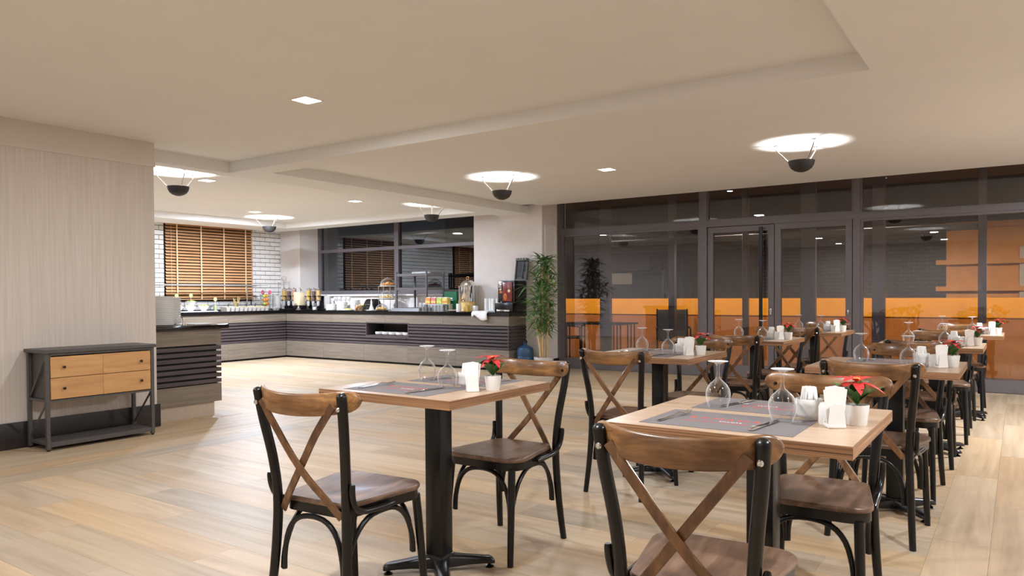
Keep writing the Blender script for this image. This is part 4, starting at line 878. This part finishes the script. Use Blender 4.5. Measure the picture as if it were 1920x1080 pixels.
# warming rack
t = thing('warming_rack', 'grey metal two-shelf rack standing on the worktop before the window', 'rack', (-8.62, 9.60, CT))
for px, py in ((-.36, -.06), (.33, -.06), (-.13, .16), (.52, .16)): part('post', MB().rbox(px, py, .34, .028, .028, .68, .003, 1), 'rack_grey', t)
for z in (.36, .60): part('shelf', MB().add([(-.37, -.07, z), (.34, -.07, z), (.54, .17, z), (-.15, .17, z), (-.37, -.07, z+.045), (.34, -.07, z+.045), (.54, .17, z+.045), (-.15, .17, z+.045)], [(3, 2, 1, 0), (4, 5, 6, 7), (0, 1, 5, 4), (1, 2, 6, 5), (2, 3, 7, 6), (3, 0, 4, 7)]), 'rack_grey', t)
part('base_slab', MB().add([(-.42, -.16, 0), (.24, -.16, 0), (.30, .16, 0), (-.20, .16, 0), (-.40, -.14, .05), (.22, -.14, .05), (.28, .15, .06), (-.18, .15, .06)], [(3, 2, 1, 0), (4, 5, 6, 7), (0, 1, 5, 4), (1, 2, 6, 5), (2, 3, 7, 6), (3, 0, 4, 7)]), 'rack_grey', t)
part('top_lamp', MB().rbox(.12, .05, .661, .40, .06, .03, .006), 'clear_grey', t)
# tumblers in two rows
tum = MB().lathe([(0, 0), (.028, 0), (.034, .105), (.0325, .105), (.027, .006), (0, .006)], 16).mesh('tumbler', 'clear_glass')
for r in range(2):
    for k in range(8):
        o = put('tumbler', tum, None, (-8.22+k*.072+.02*r, 9.312+r*.074, CT), None); tag(o, 'clear tumbler in the '+('front' if r == 0 else 'second')+' row before the tea boxes, '+ORD[k]+' from the rack', 'glass', 'tumblers before the tea boxes, '+('front' if r == 0 else 'second')+' row')
t = thing('tea_shelf', 'low clear riser carrying the row of tea boxes', 'riser', (-7.98, 9.472, CT)); part('top_plate', MB().rbox(0, 0, .119, .56, .10, .012, .003, 1), 'clear_grey', t); part('side_plate', MB().box(-.27, -.045, 0, -.26, .045, .113).box(.26, -.045, 0, .27, .045, .113), 'clear_grey', t)
for k, (c, nm) in enumerate((('box_orange', 'orange'), ('box_rose', 'rose'), ('box_lime', 'lime green'), ('box_yellow', 'yellow'))):
    t = thing('tea_box', nm+' tea box open at the top, on the clear riser', 'box', (-8.17+k*.122, 9.472, CT+.1255), R_(random.uniform(-3, 3)), 'tea boxes on the riser')
    part('carton', MB().rbox(0, 0, .05, .108, .09, .10, .002, 1), c, t); part('printed_band', B(-.05, -.0462, .018, .05, -.045, .05), 'box_yellow' if k != 3 else 'box_orange', t)
    for q in range(3): part('tea_bag', MB().rbox(-.03+q*.03, .0, .105, .024, .05, .014, .002, 1), 'paper_white', t)
t = thing('green_tea_chest', 'upright dark green box with white oval mark beside the urn', 'box', (-7.80, 9.62, CT+.03), R_(4))
part('box', MB().rbox(0, 0, .15, .25, .10, .30, .004, 1), 'box_green', t); part('oval_mark', MB().prism([(x, y) for x, y in rrect(.045, .015, .0145, 4)], 0, .0012, Matrix.Translation((.0, -.0512, .185)) @ Matrix.Rotation(R_(90), 4, 'X')), 'white_print', t)
mb = MB()
for k in range(11): mb.box(-.063+k*.0115, -.0518, .150, -.063+k*.0115+.008, -.0500, .160)
part('white_lettering', mb, 'white_print', t); part('plinth', MB().rbox(0, 0, -.015, .26, .12, .03, .004, 1), 'wicker', t)
mb_ = thing('sachet_dish', 'low dish of mixed sachets in front of green box', 'dish', (-7.59, 9.40, CT)); part('dish', MB().lathe([(0, 0), (.05, 0), (.10, .022), (.10, .026), (.05, .008), (0, .006)], 24), 'porcelain', mb_)
for k in range(7): part('sachet', MB().rbox(.05*math.cos(k*.9), .05*math.sin(k*.9), .026, .045, .028, .008, .002, 1, Euler((.3*math.sin(k), .2, k)).to_matrix()), ('box_rose', 'paper_white', 'lettuce')[k % 3], mb_)
# urn
t = thing('drinks_urn', 'tall silver drinks urn with domed lid, in front of the wall', 'urn', (-7.44, 9.58, CT))
part('body', MB().lathe([(0, .16), (.118, .16), (.124, .17), (.124, .40), (.132, .405), (.132, .415), (0, .42)], 36), 'chrome', t); part('lid', MB().lathe([(.132, .415), (.138, .425), (.12, .465), (.08, .505), (.03, .522), (0, .525)], 36), 'chrome', t)
part('lid_ring', MB().tube([(.028*math.cos(a*.3927), 0, .548+.022*math.sin(a*.3927)) for a in range(17)], .006, 8), 'brass', t)
part('stand', MB().lathe([(0, 0), (.13, 0), (.135, .01), (.125, .03), (.12, .15), (.128, .16), (0, .16)], 32), 'glow_amber', t)
for a in range(4): c, s_ = math.cos(a*1.571+.8), math.sin(a*1.571+.8); part('column', MB().tube([(.138*c, .138*s_, .15), (.138*c, .138*s_, .40)], .010, 10).ball((.138*c, .138*s_, .41), .016, 8), 'chrome', t)
part('tap', MB().tube(smooth([(-.02, -.125, .19), (-.02, -.17, .19), (-.02, -.18, .165)], 3), .010, 8).rbox(-.02, -.165, .215, .012, .012, .04, .003), 'brass', t)
t = thing('stirrer_canister', 'white canister full of wooden stirrers before the urn', 'canister', (-7.44, 9.345, CT)); part('canister', MB().lathe([(0, 0), (.04, 0), (.042, .01), (.042, .13), (.038, .13), (.036, .02), (0, .018)], 22), 'porcelain', t)
for k in range(7): part('stirrer', MB().box(-.003, -.001, 0, .003, .001, .17).add([], []), 'wicker', t, loc=(.02*math.cos(k*.9), .02*math.sin(k*.9), .02), rot=(R_(8*math.sin(k)), R_(8*math.cos(k)), k))
t = thing('juice_glass', 'glass of bright yellow juice beside the urn stand', 'glass', (-7.28, 9.385, CT)); part('glass', MB().open_lathe([(.036, 0), (.045, .115), (.043, .115), (.034, .006)], 22), 'clear_glass', t); part('juice', MB().lathe([(0, .004), (.034, .004), (.041, .10), (0, .10)], 20), 'yellow_juice', t)
tag(MB().rbox(0, 0, .045, .07, .07, .09, .008).rbox(0, 0, .092, .055, .055, .01, .003).build('white_pot', 'porcelain', loc=(-7.195, 9.46, CT)), 'small square white pot beside the yellow juice', 'pot')
# draped towel
vs = []; NU, NV = 10, 9
for i in range(NU+1):
    for j in range(NV+1):
        u = i/NU; v = j/NV; x = (u-.5)*.30+.03*v; y = .06-.23*v; z = .010+.004*math.sin(u*14+v*5)
        if y < -.095:
            d = -.095-y; z = .010-d*1.5*(.45+.8*abs(math.sin(u*2.7-.5))); y = -.124-.006*math.sin(u*9)
        vs.append((x, y, z))
fs = [(i*(NV+1)+j, i*(NV+1)+j+1, (i+1)*(NV+1)+j+1, (i+1)*(NV+1)+j) for i in range(NU) for j in range(NV)]
tw = MB().add(vs, fs).build('towel', 'towel', ang=80, loc=(-6.985, 9.375, CT)); tag(tw, 'white towel hanging over the worktop edge beside the urn', 'towel'); md = tw.modifiers.new('thickness', 'SOLIDIFY'); md.thickness = .006; md.offset = 1
# white cups on their side in a rack
t = thing('cup_rack', 'white ribbed rack of paper cups beside coffee machine', 'rack', (-6.97, 9.60, CT))
for k in range(4): part('cup_column', MB().lathe([(0, 0), (.034, 0), (.034, .02), (.031, .022), (.034, .06), (.031, .062), (.034, .10), (.031, .102), (.034, .14), (.031, .142), (.034, .20), (.030, .212), (0, .212)], 18, (-.105+k*.07, .02*(k % 2), 0)), 'paper_white', t)
part('tray', MB().rbox(0, -.03, .01, .30, .18, .02, .006), 'porcelain', t)
# coffee machine
t = thing('coffee_machine', 'black coffee machine with red printed front at the counter end', 'coffee machine', (-6.60, 9.58, CT), R_(-4))
part('body', MB().rbox(.02, .03, .245, .34, .30, .49, .012), 'machine_black', t); part('base', MB().rbox(.02, -.02, .075, .36, .34, .15, .008), 'machine_black', t)
part('front_panel', MB().rbox(.055, -.13, .315, .19, .02, .30, .006), 'machine_red', t); part('chrome_strip', MB().rbox(-.085, -.13, .40, .055, .018, .12, .004), 'chrome', t)
part('printed_flame', MB().ball((.015, -.140, .24), .035, 10, (1, .06, 1.6)).ball((-.075, -.136, .31), .026, 10, (1.1, .1, .8)), 'machine_orange', t)
part('printed_cup', MB().ball((.09, -.140, .33), .026, 12, (1, .1, .9)), 'cream_plastic', t); part('drip_tray', MB().rbox(.02, -.18, .02, .26, .05, .03, .004), 'chrome', t); part('nozzle', MB().tube([(-.06, -.14, .17), (-.06, -.14, .14)], .012, 8), 'chrome', t)
# spare machine panel leaning on the wall
t = thing('machine_tray', 'dark grey moulded tray leaning on the wall above coffee machine', 'tray', (-6.44, 9.66, CT+.495), 0); t.rotation_euler = (R_(-9), 0, R_(-3))
part('plate', MB().rbox(0, 0, .172, .235, .02, .34, .008), 'crate_grey', t)
part('rim', frame_rect(MB(), -.118, .118, .0, .345, .02, -.028, -.008), 'crate_grey', t); part('top_ledge', MB().rbox(0, -.03, .325, .225, .03, .045, .006), 'crate_grey', t)
part('large_recess', MB().rbox(-.035, -.012, .165, .115, .008, .22, .003, 1), 'niche_dark', t); part('divider', MB().rbox(.03, -.016, .15, .012, .016, .28, .003, 1), 'machine_black', t); part('small_recess', frame_rect(MB(), .045, .098, .13, .26, .012, -.022, -.006), 'niche_dark', t)
for k in range(4): part('clip', MB().rbox(-.08+k*.053, -.048, .33, .014, .01, .02, .003, 1), 'clear_grey', t)
# dishes in the niche
DISH = MB().lathe([(0, 0), (.055, 0), (.075, .012), (.082, .030), (.082, .034), (.076, .034), (.068, .014), (0, .008)], 24).mesh('dish', 'porcelain')
for k in range(5):
    for r in range(2):
        o = put('shallow_dish', DISH, None, (-9.285+k*.172, YF+.13-.010*k, .4805+r*.022), None); tag(o, 'shallow white dish inside the counter niche, '+ORD[k]+' pair from the tiled corner, '+('lower' if r == 0 else 'upper'), 'dish', 'white dishes in the counter niche')

# ------------------------------------------------------------------ wall panel, plant, water bottle
t = thing('wall_panel', 'white framed panel on the column side beside the plant', 'panel', (-6.115, 9.99, 1.98))
part('frame', MB().box(0, -.165, -.29, .022, -.145, .29).box(0, .145, -.29, .022, .165, .29).box(0, -.145, .27, .022, .145, .29).box(0, -.145, -.29, .022, .145, -.27), 'panel_white', t); part('board', B(0, -.145, -.27, .012, .145, .27), 'panel_white', t)
pl_ = thing('potted_dracaena', 'tall leafy indoor plant with cane stems in pale pot by column', 'plant', (-5.93, 9.50, 0))
part('pot', MB().lathe([(0, 0), (.12, 0), (.125, .01), (.15, .21), (.15, .225), (.138, .225), (.136, .19), (0, .185)], 32), 'pot_grey', pl_); part('soil', MB().lathe([(0, .185), (.136, .187), (.08, .195), (0, .197)], 20), 'soil', pl_)
canes = [(-.05, .02, 1.25, -.02), (.0, -.03, 1.62, .01), (.05, .02, 1.50, .03), (.02, .05, .95, .05), (-.02, -.05, .75, -.09)]
frs = [leaf_mb(.20, .034, .55, .35, 5).mesh('leaf', 'frond'), leaf_mb(.23, .030, .85, .35, 5).mesh('leaf', 'frond'), leaf_mb(.17, .032, .3, .35, 5).mesh('leaf', 'frond_light')]
tips = []
for cx, cy, h_, lean in canes:
    part('cane', MB().tube(smooth([(cx, cy, .19), (cx+lean*.4, cy, .19+h_*.4), (cx+lean, cy, h_)], 4), .017, 10), 'cane', pl_)
nl = 0; clusters = []
for k in range(34):
    z = .62+1.08*k/33; a = k*2.4; rad = .20 if z < 1.5 else .13
    if z < .8: rad = .13
    rr = rad*(.35+.65*((k*37) % 10)/10); clusters.append((rr*math.cos(a), rr*math.sin(a)*.8, z))
clusters += [(-.22, -.12, 1.28), (.22, -.06, 1.30), (.24, -.05, 1.20), (-.18, -.14, 1.05), (-.18, -.12, .80), (0.03, 0, 1.70), (-.07, 0, 1.72), (.1, .02, 1.69)]
for i, (cx, cy, cz) in enumerate(clusters):
    for q in range(7):
        if nl >= 296: break
        a = q*2*math.pi/7+i*.7; put('leaf', frs[(i+q) % 3 if i % 3 else q % 2], pl_, (cx, cy, cz), (random.uniform(-.3, .3), -R_(random.uniform(5, 62)), a)); nl += 1
fol = MB()
for k in range(46):
    z = .58+1.12*k/45; a = k*2.1+1; rr = (.05+.11*((k*53) % 10)/10)*(1 if z < 1.5 else .6); c0 = Vector((rr*math.cos(a), rr*math.sin(a)*.8, z))
    for q in range(8):
        M = Matrix.Translation(c0) @ Euler((random.uniform(-.3, .3), -R_(random.uniform(0, 65)), q*.785+k)).to_matrix().to_4x4(); lf = leaf_mb(.17, .026, .6, .35, 4)
        fol.add([M @ Vector(v) for v in lf.v], lf.f)
ff = part('small_leaves', fol, 'frond', pl_, ang=80); ff['kind'] = 'stuff'
mbst = MB()
for cx, cy, cz in clusters: mbst.tube([(cx*.2, cy*.2, cz-.12), (cx*.7, cy*.7, cz-.06), (cx, cy, cz+.01)], [.006, .005, .004], 6)
part('twigs', mbst, 'stem_green', pl_)
t = thing('water_bottle', 'large blue water bottle on the floor between counter and plant', 'bottle', (-6.24, 9.46, 0))
part('body', MB().lathe([(0, .0), (.12, .0), (.132, .012), (.132, .11), (.126, .12), (.132, .13), (.132, .22), (.126, .23), (.132, .24), (.132, .31), (.115, .36), (.06, .39), (.03, .405), (.03, .43), (0, .43)], 28), 'bottle_blue', t); part('cap', MB().lathe([(0, .43), (.034, .43), (.034, .462), (.028, .468), (0, .468)], 20), 'night_black', t)

# ------------------------------------------------------------------ the terrace outside
struct('terrace_floor', B(-14, 10.36, -.12, 6, 12.7, -.06), 'terrace_floor')
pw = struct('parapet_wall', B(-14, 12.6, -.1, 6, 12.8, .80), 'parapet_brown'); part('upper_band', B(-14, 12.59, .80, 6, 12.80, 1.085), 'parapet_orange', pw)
struct('terrace_roof', B(-14, 10.4, 2.86, 6, 12.9, 3.0), 'stone_dark')
for x0, x1 in ((-6.05, -5.86), (-4.78, -4.67), (-3.56, -3.48), (-2.69, -2.48), (-1.72, -1.555), (-.446, -.35)):
    tag(MB().rbox((x0+x1)/2, 11.6, 1.4, x1-x0, .10, 2.90, .004, 1).build('terrace_post', 'frame_grey'), 'dark metal terrace post outside, '+{-6.05: 'nearest the papered column', -4.78: 'behind the outdoor chair', -3.56: 'behind the first door pane', -2.69: 'behind the second door pane', -1.72: 'just past the doors', -.446: 'near the aisle end'}[x0], 'post', 'terrace posts outside')
tag(MB().rbox(-3.2, 11.68, 2.05, 5.6, .06, .09, .004, 1).build('terrace_rail', 'frame_grey'), 'dark horizontal metal rail joining the terrace posts', 'rail')
def garden_chair(loc, rz, label, first=[None]):
    if first[0]: return dup(first[0], loc, rz, label)
    t = thing('terrace_chair', label, 'chair', loc, rz, 'dark sling chairs on the terrace'); first[0] = t
    part('sling_back', MB().strap(smooth([(0, -.20, .42), (0, -.26, .66), (0, -.31, .95)], 3), .50, .012, (1, 0, 0)), 'sling_dark', t); part('sling_seat', MB().strap([(0, -.22, .43), (0, .0, .415), (0, .24, .43)], .50, .012, (1, 0, 0)), 'sling_dark', t)
    for s in (-1, 1):
        part('back_rail', MB().tube(smooth([(s*.26, -.20, .42), (s*.26, -.26, .66), (s*.26, -.32, .96)], 3), .014, 8), 'black_metal', t)
        part('arm', MB().tube(smooth([(s*.27, -.26, .62), (s*.28, -.10, .655), (s*.28, .18, .645), (s*.28, .24, .62)], 3), .015, 8), 'black_metal', t)
        part('leg', MB().tube([(s*.28, .24, .64), (s*.27, .25, 0)], .014, 8), 'black_metal', t); part('leg', MB().tube([(s*.26, -.21, .44), (s*.26, -.30, 0)], .014, 8), 'black_metal', t); part('side_rail', MB().tube([(s*.265, -.22, .43), (s*.27, .245, .43)], .013, 8), 'black_metal', t)
    return t
garden_chair((-4.93, 12.12, -.06), R_(205), 'dark sling chair alone by the orange parapet')
garden_chair((-6.85, 10.95, -.06), R_(-80), 'dark sling chair at the column end of terrace table'); garden_chair((-6.95, 12.05, -.06), R_(-70), 'dark sling chair behind the terrace table by the parapet')
t = thing('terrace_table', 'dark thin-topped table on the terrace behind the glass', 'table', (-5.78, 11.05, -.06))
part('tabletop', MB().rbox(0, 0, .745, 1.1, .62, .025, .004), 'sling_dark', t)
for px in (-.5, -.44, .38, .44, .5):
    for py in (-.26, .26): part('leg', MB().tube([(px, py, 0), (px, py, .735)], .013, 8), 'black_metal', t)
# house across the way
h_ = struct('neighbour_house', B(-14, 17.0, -3, 9, 17.4, 2.6), 'far_brick')
part('upper_wall', B(-14, 16.95, 2.6, 9, 17.4, 6), 'stone_dark', h_); part('canopy', B(-8.75, 16.3, 1.75, -7.2, 16.95, 2.02), 'stone_dark', h_)
w_ = part('window', frame_rect(MB(), -8.65, -7.1, .9, 1.75, .06, 16.9, 17.0), 'frame_grey', h_); part('pane', B(-8.58, 16.94, 1.42, -7.97, 16.96, 1.70), 'lit_window', w_)
part('rendered_wall', B(-12, 16.94, -3, -4.9, 16.99, 2.2), 'stone_dark', h_)
nb = struct('neighbour_annexe', B(-1.05, 15.0, -3, 3.6, 16.6, 2.38), 'neighbour_tan')
for z in (1.24, 1.70, 2.33): part('ledge', B(-1.2, 14.9, z-.05, 3.7, 15.0, z+.03), 'neighbour_tan', nb)
for k in range(8): part('shutter_slat', MB().rbox(.05+k*.11, 14.96, 1.45, .085, .03, .95, .006), 'shutter_pale', nb)
def added_terrace_lamp(x, y, label):  # unseen lamps added to light the parapet outside
    t = thing('added_terrace_lamp', label, 'lamp', (x, y, 2.86), 0, 'added lamps under the terrace roof'); part('housing', MB().lathe([(0, -.06), (.05, -.06), (.055, 0), (0, 0)], 18), 'black_metal', t); part('lens', MB().lathe([(0, -.063), (.042, -.063), (.042, -.061), (0, -.061)], 16), 'lamp_face', t)
    l = bpy.data.lights.new('light_source', 'SPOT'); l.energy = TERR_W; l.spot_size = R_(120); l.spot_blend = .6; l.shadow_soft_size = .05; l.color = (1, .86, .68)
    o = bpy.data.objects.new('light_source', l); COL.objects.link(o); o.parent = t; o.location = (0, 0, -.08); o.rotation_euler = (R_(28), 0, 0)
for k, x in enumerate((-8.2, -6.0, -3.8, -1.6, .6)): added_terrace_lamp(x, 11.7, 'small round added lamp under the terrace roof, '+ORD[k]+' from the buffet side')
